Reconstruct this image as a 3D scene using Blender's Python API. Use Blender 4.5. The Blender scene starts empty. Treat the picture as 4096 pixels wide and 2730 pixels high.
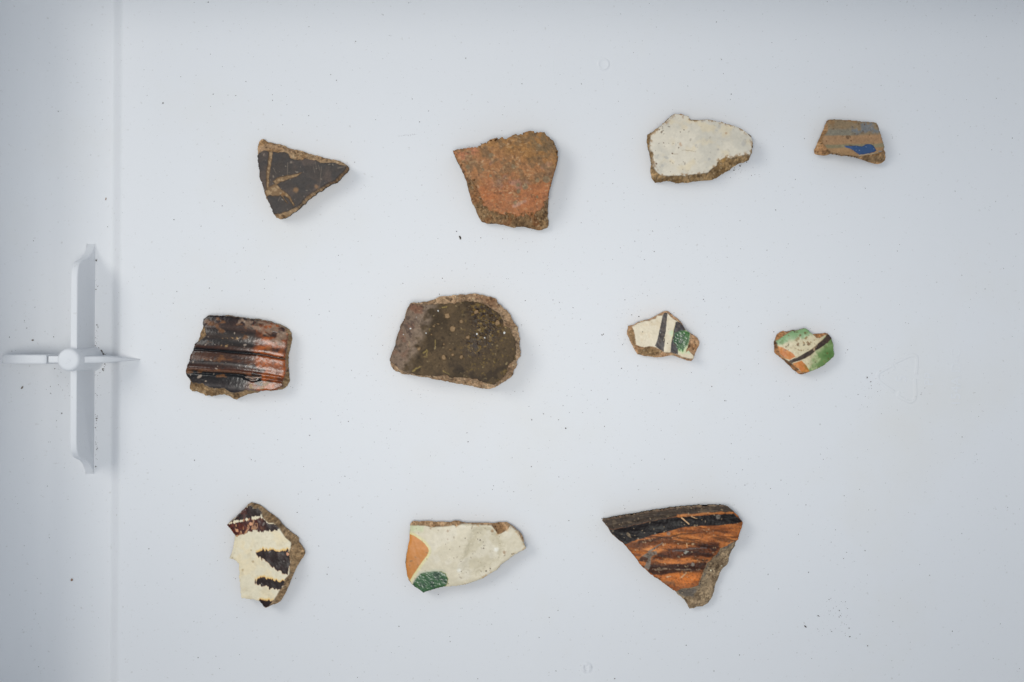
import bpy, math, random
import numpy as np
from mathutils import Vector

random.seed(7)
R = math.radians
scene = bpy.context.scene
MM = 0.001

# ------------------------------------------------------------------ camera
FRAME_W = 400.0                      # millimetres of tray seen across the picture
PX = FRAME_W / 4096.0                # millimetres per photograph pixel on the tray floor
DIST = FRAME_W * 50.0 / 36.0         # camera height above the floor, mm
cam_d = bpy.data.cameras.new("camera")
cam_d.lens = 50.0
cam_d.sensor_width = 36.0
cam_d.clip_start = 0.01
cam_d.clip_end = 50.0
cam_d.dof.use_dof = True
cam_d.dof.focus_distance = (DIST - 5) * MM
cam_d.dof.aperture_fstop = 4.0
cam = bpy.data.objects.new("camera", cam_d)
cam.location = (0, 0, DIST * MM)
scene.collection.objects.link(cam)
scene.camera = cam

# ------------------------------------------------------------------ world + lamps
world = bpy.data.worlds.new("World")
scene.world = world
world.use_nodes = True
bg = world.node_tree.nodes["Background"]
bg.inputs[0].default_value = (0.82, 0.965, 1.16, 1)
bg.inputs[1].default_value = 0.33


def area(name, loc, target, size, power, color):
    d = bpy.data.lights.new(name, 'AREA')
    d.shape = 'DISK'
    d.size = size
    d.energy = power
    d.color = color
    o = bpy.data.objects.new(name, d)
    o.location = loc
    o.rotation_euler = (Vector(target) - Vector(loc)).to_track_quat('-Z', 'Y').to_euler()
    scene.collection.objects.link(o)
    return o


sp = bpy.data.lights.new("falloff_spot", 'SPOT')  # added lamp with no seen source; its cone imitates lens vignetting
sp.energy = 10.4
sp.color = (1.0, 0.975, 0.92)
sp.shadow_soft_size = 0.13
sp.spot_size = R(55)
sp.spot_blend = 1.0
spo = bpy.data.objects.new("falloff_spot", sp)
spo.location = (-0.03, -0.07, 0.76)
spo.scale = (1.0, 0.62, 1.0)
spo.rotation_euler = (Vector((-0.02, 0.012, 0)) - spo.location).to_track_quat('-Z', 'Y').to_euler()
scene.collection.objects.link(spo)
area("upper_left_key", (-1.35, 0.75, 1.7), (0, 0, 0), 1.0, 12.0, (1.0, 0.975, 0.92))  # soft key set by the shadow direction; its source is unseen

vs = scene.view_settings
vs.view_transform = 'Standard'
vs.look = 'None'
vs.exposure = 0.06
vs.gamma = 1.0
vs.use_curve_mapping = False

GAIN = 0.86                          # light reaching an upward face, as a share of full white

# ------------------------------------------------------------------ helpers


def srgb(c):
    a = np.asarray(c, dtype=float) / 255.0
    return np.where(a <= 0.04045, a / 12.92, ((a + 0.055) / 1.055) ** 2.4)


SHEEN = 0.012                        # what a ceramic surface reflects besides its own colour


def base(c):
    a = srgb(c)
    g = a @ np.array([0.3, 0.6, 0.1])
    a = g + (a - g) * 0.92
    return np.clip((a - SHEEN) / GAIN, 0.003, 0.95)


_rng = np.random.RandomState(11)
_TAB = _rng.rand(256, 256) * 2 - 1


def vnoise(x, y, seed=0):
    x = x + seed * 17.31
    y = y + seed * 9.73
    xi = np.floor(x).astype(int)
    yi = np.floor(y).astype(int)
    fx = x - xi
    fy = y - yi
    fx = fx * fx * (3 - 2 * fx)
    fy = fy * fy * (3 - 2 * fy)
    a = _TAB[yi & 255, xi & 255]
    b = _TAB[yi & 255, (xi + 1) & 255]
    c = _TAB[(yi + 1) & 255, xi & 255]
    d = _TAB[(yi + 1) & 255, (xi + 1) & 255]
    return (a * (1 - fx) + b * fx) * (1 - fy) + (c * (1 - fx) + d * fx) * fy


def sstep(a, b, x):
    t = np.clip((x - a) / (b - a), 0, 1)
    return t * t * (3 - 2 * t)


def link(name, me, mat, parent=None):
    o = bpy.data.objects.new(name, me)
    scene.collection.objects.link(o)
    if mat is not None:
        me.materials.append(mat)
    if parent is not None:
        o.parent = parent
    return o


def empty(name, loc, label, cat, group=None):
    o = bpy.data.objects.new(name, None)
    o.empty_display_size = 0.01
    o.location = loc
    scene.collection.objects.link(o)
    o["label"] = label
    o["category"] = cat
    if group:
        o["group"] = group
    return o


def ground(px, py, z=0.0):
    """A point of the tray from its place on the photograph, at height z mm."""
    s = (DIST - z) / DIST
    return ((px - 2048) * PX * s, (1365 - py) * PX * s)


# ------------------------------------------------------------------ materials


def plastic_material():
    m = bpy.data.materials.new("white_plastic")
    m.use_nodes = True
    nt = m.node_tree
    b = nt.nodes["Principled BSDF"]
    tc = nt.nodes.new("ShaderNodeTexCoord")
    n1 = nt.nodes.new("ShaderNodeTexNoise")
    n1.inputs["Scale"].default_value = 9
    n1.inputs["Detail"].default_value = 5
    n1.inputs["Roughness"].default_value = 0.6
    r1 = nt.nodes.new("ShaderNodeValToRGB")
    r1.color_ramp.elements[0].position = 0.56
    r1.color_ramp.elements[0].color = (0, 0, 0, 1)
    r1.color_ramp.elements[1].position = 0.80
    r1.color_ramp.elements[1].color = (1, 1, 1, 1)
    mx = nt.nodes.new("ShaderNodeMix")
    mx.data_type = 'RGBA'
    mx.inputs[6].default_value = (0.79, 0.80, 0.815, 1)
    mx.inputs[7].default_value = (0.77, 0.765, 0.745, 1)
    # fine dust film
    n2 = nt.nodes.new("ShaderNodeTexNoise")
    n2.inputs["Scale"].default_value = 700
    n2.inputs["Detail"].default_value = 3
    r2 = nt.nodes.new("ShaderNodeValToRGB")
    r2.color_ramp.elements[0].position = 0.66
    r2.color_ramp.elements[0].color = (1, 1, 1, 1)
    r2.color_ramp.elements[1].position = 0.80
    r2.color_ramp.elements[1].color = (0.80, 0.785, 0.76, 1)
    mul = nt.nodes.new("ShaderNodeMix")
    mul.data_type = 'RGBA'
    mul.blend_type = 'MULTIPLY'
    mul.inputs[0].default_value = 1.0
    nt.links.new(tc.outputs["Object"], n1.inputs["Vector"])
    nt.links.new(tc.outputs["Object"], n2.inputs["Vector"])
    nt.links.new(n1.outputs["Fac"], r1.inputs["Fac"])
    nt.links.new(r1.outputs["Color"], mx.inputs[0])
    nt.links.new(n2.outputs["Fac"], r2.inputs["Fac"])
    nt.links.new(mx.outputs[2], mul.inputs[6])
    nt.links.new(r2.outputs["Color"], mul.inputs[7])
    nt.links.new(mul.outputs[2], b.inputs["Base Color"])
    b.inputs["Roughness"].default_value = 0.48
    b.inputs["IOR"].default_value = 1.46
    b.inputs["Specular IOR Level"].default_value = 0.35
    bp = nt.nodes.new("ShaderNodeBump")
    bp.inputs["Strength"].default_value = 0.05
    bp.inputs["Distance"].default_value = 0.0002
    n3 = nt.nodes.new("ShaderNodeTexNoise")
    n3.inputs["Scale"].default_value = 1800
    nt.links.new(tc.outputs["Object"], n3.inputs["Vector"])
    nt.links.new(n3.outputs["Fac"], bp.inputs["Height"])
    b2 = nt.nodes.new("ShaderNodeBump")
    b2.inputs["Strength"].default_value = 0.16
    b2.inputs["Distance"].default_value = 0.002
    n4 = nt.nodes.new("ShaderNodeTexNoise")
    n4.inputs["Scale"].default_value = 26
    n4.inputs["Detail"].default_value = 2
    nt.links.new(tc.outputs["Object"], n4.inputs["Vector"])
    nt.links.new(n4.outputs["Fac"], b2.inputs["Height"])
    nt.links.new(b2.outputs["Normal"], bp.inputs["Normal"])
    nt.links.new(bp.outputs["Normal"], b.inputs["Normal"])
    return m


def ceramic_material(name, coat=0.0, coat_rough=0.15, spec=0.4, bump=0.25, bscale=1500.0, grain=0.13):
    m = bpy.data.materials.new(name)
    m.use_nodes = True
    nt = m.node_tree
    b = nt.nodes["Principled BSDF"]
    at = nt.nodes.new("ShaderNodeAttribute")
    at.attribute_name = "tint"
    ar = nt.nodes.new("ShaderNodeAttribute")
    ar.attribute_name = "rough"
    tc = nt.nodes.new("ShaderNodeTexCoord")
    n = nt.nodes.new("ShaderNodeTexNoise")
    n.inputs["Scale"].default_value = bscale
    n.inputs["Detail"].default_value = 4
    n.inputs["Roughness"].default_value = 0.65
    nt.links.new(tc.outputs["Object"], n.inputs["Vector"])
    # grain of the surface: small value variation
    mp = nt.nodes.new("ShaderNodeMapRange")
    mp.inputs["From Min"].default_value = 0.25
    mp.inputs["From Max"].default_value = 0.75
    mp.inputs["To Min"].default_value = 1 - grain
    mp.inputs["To Max"].default_value = 1 + grain
    nt.links.new(n.outputs["Fac"], mp.inputs["Value"])
    mul = nt.nodes.new("ShaderNodeVectorMath")
    mul.operation = 'SCALE'
    nt.links.new(at.outputs["Color"], mul.inputs[0])
    nt.links.new(mp.outputs["Result"], mul.inputs["Scale"])
    nt.links.new(mul.outputs["Vector"], b.inputs["Base Color"])
    nt.links.new(ar.outputs["Fac"], b.inputs["Roughness"])
    b.inputs["Specular IOR Level"].default_value = spec
    b.inputs["Coat Weight"].default_value = coat
    b.inputs["Coat Roughness"].default_value = coat_rough
    bp = nt.nodes.new("ShaderNodeBump")
    bp.inputs["Strength"].default_value = bump
    bp.inputs["Distance"].default_value = 0.0003
    nt.links.new(n.outputs["Fac"], bp.inputs["Height"])
    nt.links.new(bp.outputs["Normal"], b.inputs["Normal"])
    return m


def plain_material(name, col, rough=0.9, var=0.3, scale=900):
    m = bpy.data.materials.new(name)
    m.use_nodes = True
    nt = m.node_tree
    b = nt.nodes["Principled BSDF"]
    tc = nt.nodes.new("ShaderNodeTexCoord")
    n = nt.nodes.new("ShaderNodeTexNoise")
    n.inputs["Scale"].default_value = scale
    mp = nt.nodes.new("ShaderNodeMapRange")
    mp.inputs["To Min"].default_value = 1 - var
    mp.inputs["To Max"].default_value = 1 + var
    mul = nt.nodes.new("ShaderNodeVectorMath")
    mul.operation = 'SCALE'
    mul.inputs[0].default_value = col
    nt.links.new(tc.outputs["Object"], n.inputs["Vector"])
    nt.links.new(n.outputs["Fac"], mp.inputs["Value"])
    nt.links.new(mp.outputs["Result"], mul.inputs["Scale"])
    nt.links.new(mul.outputs["Vector"], b.inputs["Base Color"])
    b.inputs["Roughness"].default_value = rough
    return m


PLASTIC = plastic_material()
CLAY = ceramic_material("broken_clay", 0.0, 0.3, 0.25, 0.55, 1300)
SLIP = ceramic_material("matt_slip", 0.0, 0.3, 0.4, 0.3, 1500)
GLAZE = ceramic_material("lead_glaze", 0.10, 0.25, 0.28, 0.08, 1100, 0.06)
DULL = ceramic_material("worn_glaze", 0.0, 0.3, 0.24, 0.10, 1100, 0.08)
OLIVE = ceramic_material("olive_brown_glaze", 0.0, 0.3, 0.12, 0.10, 1100, 0.08)
SHINY = ceramic_material("glossy_glaze", 0.28, 0.16, 0.32, 0.10, 1000, 0.08)

# ------------------------------------------------------------------ the tray
CH = -5.5        # channel floor, mm
STEP_X = -155.5   # where the floor breaks down into the channel
TH = 2.4          # plastic thickness
Y0, Y1 = -147.0, 152.0
X1 = 229.0

tray = empty("plastic_tray", (0, 0, 0), "white plastic tray with a channel and crossed rib, under all the sherds", "tray")
tray.rotation_euler = (0, 0, R(-0.33))


def mesh_obj(name, verts, faces, mat, parent, smooth=True, scale=MM):
    me = bpy.data.meshes.new(name)
    me.from_pydata([tuple(c * scale for c in v) for v in verts], [], faces)
    me.validate()
    if smooth:
        me.polygons.foreach_set("use_smooth", [True] * len(me.polygons))
        me.set_sharp_from_angle(angle=R(42))
    me.update()
    return link(name, me, mat, parent)


def fillet(cx, cz, r, a0, a1, n):
    return [(cx + r * math.cos(R(a0 + (a1 - a0) * i / n)), cz + r * math.sin(R(a0 + (a1 - a0) * i / n))) for i in range(n + 1)]


# cross-section, right to left: floor, soft shoulder, step wall, channel, left wall, rolled lip
prof = [(X1, 0.0), (60.0, 0.0), (-60.0, 0.0), (-120.0, 0.0)]
for i in range(13):                      # the floor sags a little into the shoulder
    t = i / 12.0
    prof.append((-138.0 - 14.5 * t, -1.1 * t * t))
for i in range(1, 17):                   # the step, an S-curve down into the channel
    t = i / 16.0
    prof.append((-152.5 - 6.0 * t, -1.1 + (CH + 1.1) * t * t * (3 - 2 * t)))
prof += [(-166.0, CH), (-175.0, CH + 0.03)]
prof += fillet(-178.5, CH + 21.0, 21.0, -92, -172, 22)
lx, lz = prof[-1]
prof += [(lx - 1.8, 38.0)]  # upper wall runs out of view, raised to darken the left edge
prof += fillet(lx - 4.4, 38.2, 2.5, 5, 170, 10)
prof += [(lx - 7.2, 32.0)]


def offset_profile(p, d):
    out = []
    for i, (x, z) in enumerate(p):
        a = p[max(i - 1, 0)]
        b = p[min(i + 1, len(p) - 1)]
        tx, tz = b[0] - a[0], b[1] - a[1]
        l = math.hypot(tx, tz) or 1
        out.append((x - d * tz / l * 1.0, z + d * tx / l * 1.0))
    return out


def sweep_panel():
    # top skin sampled along y, bottom skin as an offset of it
    ys = np.linspace(Y0, Y1, 25)
    under = offset_profile(prof, TH)
    n = len(prof)
    verts = []
    for y in ys:
        verts += [(x, y, z) for x, z in prof]
    for y in ys:
        verts += [(x, y, z) for x, z in under]
    faces = []
    m = len(ys)
    for j in range(m - 1):
        for i in range(n - 1):
            a = j * n + i
            faces.append((a, a + n, a + n + 1, a + 1))
            b = m * n + a
            faces.append((b, b + 1, b + n + 1, b + n))
    for i in range(n - 1):
        faces.append((i, i + 1, m * n + i + 1, m * n + i))
        a = (m - 1) * n + i
        faces.append((a + 1, a, m * n + a, m * n + a + 1))
    for j in range(m - 1):
        a = j * n
        faces.append((a + n, a, m * n + a, m * n + a + n))
        a = j * n + n - 1
        faces.append((a, a + n, m * n + a + n, m * n + a))
    return verts, faces


v, f = sweep_panel()
panel = mesh_obj("tray_floor", v, f, PLASTIC, tray)


def unseen_rim_wall(a, b, inward, h=54.0, t=2.4, cove=7.0, z0=0.0):  # unseen tray side, its place and height chosen to darken the floor edges
    """A wall that rises from the floor edge a-b with a cove at its foot."""
    pr = [(cove, 0.0)] + [(cove - cove * math.sin(R(q)), cove - cove * math.cos(R(q))) for q in (15, 30, 45, 60, 75, 90)]
    pr = [(u, w + 0.006 + z0) for u, w in pr]
    pr += [(0, h - 1), (-0.4, h - 0.2), (-1.2, h), (-2.0, h - 0.2), (-2.4, h - 1), (-2.4, z0 - TH), (cove, z0 - TH + 0.5)]
    ax, ay = a
    bx, by = b
    ix, iy = inward
    verts = []
    for (px, py) in ((ax, ay), (bx, by)):
        verts += [(px + ix * u, py + iy * u, w) for u, w in pr]
    n = len(pr)
    faces = [(i, (i + 1) % n, n + (i + 1) % n, n + i) for i in range(n)] + [tuple(range(n))[::-1], tuple(range(n, 2 * n))]
    return mesh_obj("unseen_rim_wall", verts, faces, PLASTIC, tray)


unseen_rim_wall((X1, Y0), (X1, Y1), (-1, 0))
unseen_rim_wall((-157.0, Y1), (X1, Y1), (0, -1))
unseen_rim_wall((-157.0, Y0), (X1, Y0), (0, 1))
unseen_rim_wall((-203.0, Y1), (-157.0, Y1), (0, -1), z0=CH)
unseen_rim_wall((-203.0, Y0), (-157.0, Y0), (0, 1), z0=CH)

# crossed rib: a post with four fins standing in the channel
PXC, PYC = -166.2, -8.0


def fin(name, outline_uz, along, origin, t_top, t_bot, taper=0.0):
    """A fin: outline in (u, z), extruded across by a thickness that tapers upwards and is rounded along its crest."""
    ux, uy = along
    nx, ny = -uy, ux
    z_lo = min(z for _, z in outline_uz)
    z_hi = max(z for _, z in outline_uz)
    n = len(outline_uz)
    cu = sum(u for u, _ in outline_uz) / n
    cz = sum(z for _, z in outline_uz) / n
    rings = []
    for side, inset in ((-1.0, 0.55), (-0.97, 0.25), (-0.8, 0.06), (-0.45, 0.0), (0.45, 0.0), (0.8, 0.06), (0.97, 0.25), (1.0, 0.55)):
        ring = []
        for i, (u, z) in enumerate(outline_uz):
            a = outline_uz[i - 1]
            b = outline_uz[(i + 1) % n]
            tx, tz = b[0] - a[0], b[1] - a[1]
            l = math.hypot(tx, tz) or 1
            th = t_bot + (t_top - t_bot) * (z - z_lo) / (z_hi - z_lo)
            if taper:
                th *= min(1.0, max(0.12, (21.2 - u) / taper))
            uu = u - inset * 0.9 * (tz / l) * -1 * -1
            zz = z + inset * 0.9 * (tx / l) * -1 * -1
            w = side * th * 0.5
            ring.append((origin[0] + ux * uu + nx * w, origin[1] + uy * uu + ny * w, zz))
        rings.append(ring)
    verts = [p for r in rings for p in r]
    faces = []
    for k in range(len(rings) - 1):
        for i in range(n):
            j = (i + 1) % n
            faces.append((k * n + i, k * n + j, (k + 1) * n + j, (k + 1) * n + i))
    faces.append(tuple(range(n))[::-1])
    faces.append(tuple(range((len(rings) - 1) * n, len(rings) * n)))
    o = mesh_obj(name, verts, faces, PLASTIC, tray)
    return o


cb = CH - 0.6
# outlines run counter-clockwise seen with u to the right, z up
long_fin = [(0, cb), (45.8, cb), (43.6, CH + 2.0), (41.2, CH + 5.0), (39.4, CH + 9.0), (38.4, CH + 13.5), (37.6, CH + 17.0),
            (36.4, CH + 19.4), (34.2, CH + 21.0), (31.0, CH + 21.6), (20.0, CH + 21.7), (0, CH + 21.8)]
fin("rib_fin", long_fin, (0, 1), (PXC, PYC), 2.5, 3.2)
fin("rib_fin", long_fin, (0, -1), (PXC, PYC), 2.5, 3.2)
right_fin = [(0, cb), (7.3, cb), (8.3, -3.6), (10.3, -2.2), (14.0, -1.5), (21.0, -0.4), (19.8, 1.2), (17.6, 4.4), (14.5, 9.0), (11.0, 13.2), (7.5, 15.8), (4.0, 16.6), (0, 16.8)]
fin("rib_fin", right_fin, (1, 0), (PXC, PYC), 2.4, 2.8, 11.0)
near_left = [(0, cb), (10.5, cb), (10.5, 8.0), (10.4, 14.4), (9.6, 16.0), (0, 16.6)]
fin("rib_fin", near_left, (-1, 0), (PXC, PYC), 2.5, 3.0)
far_left = [(9.9, cb + 0.1), (14.0, cb + 0.1), (23.0, CH + 4.0), (28.0, CH + 12.0), (29.0, 11.0), (27.2, 13.6), (22.0, 16.0), (16.0, 17.0), (11.2, 17.2), (10.2, 16.5)]
fin("rib_fin", far_left, (-1, 0), (PXC, PYC), 3.3, 3.6)


def lathe(name, prof_rz, centre, mat, parent, n=40, cap=True):
    verts, faces = [], []
    for r, z in prof_rz:
        for k in range(n):
            a = 2 * math.pi * k / n
            verts.append((centre[0] + r * math.cos(a), centre[1] + r * math.sin(a), z + centre[2]))
    m = len(prof_rz)
    for j in range(m - 1):
        for k in range(n):
            k2 = (k + 1) % n
            faces.append((j * n + k, j * n + k2, (j + 1) * n + k2, (j + 1) * n + k))
    if cap:
        faces.append(tuple((m - 1) * n + k for k in range(n)))
    return mesh_obj(name, verts, faces, mat, parent)


post = lathe("post", [(5.4, CH - 0.3), (5.0, CH + 0.6), (4.6, CH + 2.0), (4.45, 10), (4.25, 21.6), (4.1, 22.3), (3.7, 22.8), (3.0, 23.0), (0.5, 23.1)], (PXC, PYC, 0), PLASTIC, tray)
lathe("post_dimple", [(0.75, -0.05), (0.6, 0.12), (0.28, 0.1), (0.1, -0.02)], (PXC + 0.3, PYC - 0.2, 23.08), PLASTIC, post, 14)

# moulding marks on the floor


def ring_mark(name, px, py, prof_rz, n=36, parent=tray):
    x, y = ground(px, py)
    return lathe(name, prof_rz, (x, y, 0), PLASTIC, parent, n)


ring_mark("gate_mark", 2407, 256, [(2.6, -0.02), (2.35, 0.10), (2.1, 0.26), (1.8, 0.26), (1.45, 0.08), (1.2, 0.03), (0.3, 0.03)])
g2 = ring_mark("gate_mark", 2354, 2670, [(2.4, -0.02), (2.0, 0.25), (1.6, 0.5), (1.25, 0.52), (1.05, 0.15), (0.9, 0.03), (0.2, 0.02)])
g2.data.vertices.foreach_get
for vtx in g2.data.vertices:
    ang = math.atan2(vtx.co.y - ground(2354, 2670)[1] * MM, vtx.co.x - ground(2354, 2670)[0] * MM)
    vtx.co.z = max(-0.00002, vtx.co.z * (0.75 + 0.5 * math.sin(2 * ang + 1.0) * 0.6 + 0.25 * math.sin(5 * ang)))


def ribbon(name, paths, w, h, parent):
    """Low moulded relief: strokes with sloping sides."""
    verts, faces = [], []
    for pts in paths:
        n = len(pts)
        s = len(verts)
        for i, (x, y) in enumerate(pts):
            a = pts[max(i - 1, 0)]
            b = pts[min(i + 1, n - 1)]
            tx, ty = b[0] - a[0], b[1] - a[1]
            l = math.hypot(tx, ty) or 1
            nx, ny = -ty / l, tx / l
            for q, z in ((-0.5, -0.02), (-0.3, h), (0.3, h), (0.5, -0.02)):
                verts.append((x + nx * w * q, y + ny * w * q, z))
        for i in range(n - 1):
            for k in range(3):
                a = s + i * 4 + k
                faces.append((a, a + 4, a + 5, a + 1))
        faces.append((s, s + 1, s + 2, s + 3))
        e = s + (n - 1) * 4
        faces.append((e + 3, e + 2, e + 1, e))
    return mesh_obj(name, verts, faces, PLASTIC, parent, smooth=False)


def crop_pts(pts, ox, oy, s):
    return [ground(ox + x / s, oy + y / s) for x, y in pts]


def rounded(pts, it=2):
    for _ in range(it):
        out = [pts[0]]
        for a, b in zip(pts[:-1], pts[1:]):
            out.append((a[0] * .75 + b[0] * .25, a[1] * .75 + b[1] * .25))
            out.append((a[0] * .25 + b[0] * .75, a[1] * .25 + b[1] * .75))
        out.append(pts[-1])
        pts = out
    return pts


tri = [[(600, 552), (700, 508), (830, 445), (905, 455), (908, 560), (895, 700)],
       [(882, 770), (890, 900), (890, 1030), (840, 1082), (780, 1075), (650, 1000)],
       [(600, 945), (480, 868), (380, 790), (368, 710), (430, 660), (570, 590)]]
mark = ribbon("recycling_triangle", [rounded(crop_pts(t, 3400, 1280, 3.381)) for t in tri], 1.5, 0.17, tray)
heads = [[(560, 560), (600, 640)], [(640, 1030), (675, 940)]]
ribbon("arrow_head", [crop_pts(t, 3400, 1280, 3.381) for t in heads], 1.4, 0.12, mark)


def moulded_text(name, body, px, py, size, h, parent):
    """Raised lettering whose tops point to the left of the picture."""
    cu = bpy.data.curves.new(name, 'FONT')
    cu.body = body
    cu.size = size * MM
    cu.align_x = 'CENTER'
    cu.align_y = 'CENTER'
    cu.extrude = h * MM
    cu.bevel_depth = 0.06 * MM
    cu.resolution_u = 4
    tmp = bpy.data.objects.new(name + "_curve", cu)
    scene.collection.objects.link(tmp)
    dg = bpy.context.evaluated_depsgraph_get()
    me = bpy.data.meshes.new_from_object(tmp.evaluated_get(dg))
    bpy.data.objects.remove(tmp)
    bpy.data.curves.remove(cu)
    x, y = ground(px, py)
    me.materials.clear()
    o = link(name, me, PLASTIC, parent)
    o.location = (x * MM, y * MM, 0)
    o.rotation_euler = (0, 0, R(90))
    return o


moulded_text("moulded_digit", "5", 3607, 1507, 6.2, 0.10, tray)
moulded_text("moulded_letters", "PP", 3718, 1508, 5.0, 0.08, tray)
moulded_text("moulded_code", "154A D-C", 3826, 1500, 5.4, 0.08, tray)
# faint witness ring of a mould insert round the upper gate mark
arc_c = (2425, 268)
arc = []
for i in range(41):
    a = R(78 + (205 - 78) * i / 40)
    arc.append(ground(arc_c[0] + 219 * math.cos(a), arc_c[1] - 212 * math.sin(a)))
ribbon("mould_line", [arc], 0.5, 0.03, tray)

# ------------------------------------------------------------------ sherds
CELL = 0.2      # mm


class Field:
    """Working grid for one sherd. Coordinates are those of the tracing (pixels of an enlarged crop)."""

    def __init__(self, org, scale, outline, height, seed):
        self.org, self.scale, self.seed = org, scale, seed
        self.shrink = (DIST - height * 0.8) / DIST
        self.mmpp = PX / scale * self.shrink
        o = np.array(outline, float)
        self.outline = o
        pad = 1.2 / self.mmpp
        x0, y0 = o.min(0) - pad
        x1, y1 = o.max(0) + pad
        st = CELL / self.mmpp
        xs = np.arange(x0, x1, st)
        ys = np.arange(y0, y1, st)
        self.X, self.Y = np.meshgrid(xs, ys)
        self.x = self.X * self.mmpp
        self.y = self.Y * self.mmpp
        self.H = np.zeros_like(self.X)       # relief added by paint(), mm

    def n(self, wl, seed=0, octv=3, sx=1.0, sy=1.0, ang=0.0):
        s = self.seed * 13 + seed
        ca, sa = math.cos(ang), math.sin(ang)
        xx = (self.x * ca + self.y * sa) / (wl * sx)
        yy = (-self.x * sa + self.y * ca) / (wl * sy)
        out = 0
        amp = 1.0
        tot = 0
        for k in range(octv):
            cr, sr = math.cos(0.6 + k), math.sin(0.6 + k)
            if sx != 1.0 or sy != 1.0:
                cr, sr = 1.0, 0.0
            f2 = 2 ** k
            out = out + amp * vnoise((xx * cr - yy * sr) * f2, (xx * sr + yy * cr) * f2, s + k * 3)
            tot += amp
            amp *= 0.55
        return out / tot * 1.6

    def sd(self, poly, warp=0.25, wl=1.2, seed=1):
        p = np.array(poly, float)
        wx = self.X + warp / self.mmpp * self.n(wl, 50 + seed, 3)
        wy = self.Y + warp / self.mmpp * self.n(wl, 60 + seed, 3)
        return self._sd(p, wx, wy) * self.mmpp

    @staticmethod
    def _sd(p, X, Y):
        d2 = np.full(X.shape, 1e18)
        par = np.zeros(X.shape, bool)
        q = np.roll(p, -1, 0)
        for (ax, ay), (bx, by) in zip(p, q):
            ex, ey = bx - ax, by - ay
            l2 = ex * ex + ey * ey + 1e-9
            t = np.clip(((X - ax) * ex + (Y - ay) * ey) / l2, 0, 1)
            dx = X - ax - t * ex
            dy = Y - ay - t * ey
            np.minimum(d2, dx * dx + dy * dy, out=d2)
            if ay != by:
                c = ((ay > Y) != (by > Y)) & (X < (bx - ax) * (Y - ay) / (by - ay) + ax)
                par ^= c
        return np.where(par, -1, 1) * np.sqrt(d2)

    def line(self, pts, w0, w1=None, warp=0.12, wl=0.8, seed=2):
        """Distance (mm) to a stroke whose width (tracing px) runs from w0 to w1."""
        w1 = w0 if w1 is None else w1
        X = self.X + warp / self.mmpp * self.n(wl, 70 + seed, 2)
        Y = self.Y + warp / self.mmpp * self.n(wl, 80 + seed, 2)
        seg = [math.dist(a, b) for a, b in zip(pts[:-1], pts[1:])]
        tot = sum(seg)
        best = np.full(X.shape, 1e9)
        acc = 0
        for (a, b), s in zip(zip(pts[:-1], pts[1:]), seg):
            ex, ey = b[0] - a[0], b[1] - a[1]
            t = np.clip(((X - a[0]) * ex + (Y - a[1]) * ey) / (s * s), 0, 1)
            d = np.hypot(X - a[0] - t * ex, Y - a[1] - t * ey) - 0.5 * (w0 + (w1 - w0) * (acc + t * s) / tot)
            np.minimum(best, d, out=best)
            acc += s
        return best * self.mmpp

    def spots(self, lst, soft=0.15):
        m = np.zeros_like(self.X)
        for (x, y, r) in lst:
            d = (np.hypot(self.X - x, self.Y - y) - r) * self.mmpp + 0.18 * self.n(0.6, 33, 2)
            m = np.maximum(m, sstep(soft, -soft, d))
        return m

    # painting
    def start(self, c):
        self.C = np.ones(self.X.shape + (3,)) * base(c)
        self.Rg = np.full(self.X.shape, 0.7)

    def put(self, c, m, rough=None):
        m3 = np.clip(m, 0, 1)[..., None]
        self.C = self.C * (1 - m3) + base(c) * m3
        if rough is not None:
            mm = np.clip(m, 0, 1)
            self.Rg = self.Rg * (1 - mm) + rough * mm

    def vary(self, amt, wl, seed, m=1.0, **k):
        self.C = self.C * (1 + (amt * self.n(wl, seed, **k) * m)[..., None])

    def specks(self, c, wl, thr, seed, m=1.0, amt=1.0, soft=0.12):
        """Scattered grains: irregular dots, sizes about wl, denser for a lower thr."""
        rr = np.random.RandomState(self.seed * 101 + seed)
        h, w = self.X.shape
        area = h * w * CELL * CELL
        n = int(area * max(0.02, 0.80 - thr) * 0.75 * (0.4 / wl))
        M = np.zeros_like(self.X)
        for _ in range(n):
            r = wl * 0.42 * math.exp(rr.normal(0, 0.45)) / CELL
            j, i = rr.uniform(0, h), rr.uniform(0, w)
            k = int(r + 2.5)
            j0, j1, i0, i1 = max(0, int(j) - k), min(h, int(j) + k + 1), max(0, int(i) - k), min(w, int(i) + k + 1)
            if j1 <= j0 or i1 <= i0:
                continue
            yy, xx = np.mgrid[j0:j1, i0:i1]
            an, ex = rr.uniform(0, 3.14), rr.uniform(1, 1.9)
            dx, dy = xx - i, yy - j
            u = (dx * math.cos(an) + dy * math.sin(an)) / ex
            v = (-dx * math.sin(an) + dy * math.cos(an)) * ex ** 0.3
            d = np.clip(r + 0.6 - np.hypot(u, v), 0, 1) * rr.uniform(0.45, 1)
            M[j0:j1, i0:i1] = np.maximum(M[j0:j1, i0:i1], d)
        self.put(c, amt * m * M)


def inside(sd, soft=0.15):
    return sstep(soft, -soft, sd)


def clay(F, c1, c2, seed=0):
    """Broken clay: two tones with grit."""
    c1 = [min(255, c * 1.07) for c in c1]
    c2 = [min(255, c * 1.07) for c in c2]
    F.start(c1)
    F.put(c2, sstep(-0.3, 0.5, F.n(3.0, 100 + seed)))
    F.vary(0.26, 0.9, 101 + seed)
    F.vary(0.22, 0.35, 102 + seed)
    dark = [c * 0.5 for c in c2]
    F.specks(dark, 0.5, 0.5, 103 + seed, amt=0.7)
    light = [min(255, c * 1.35) for c in c1]
    F.specks(light, 0.45, 0.62, 104 + seed, amt=0.6)
    F.Rg[:] = 0.92


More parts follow.
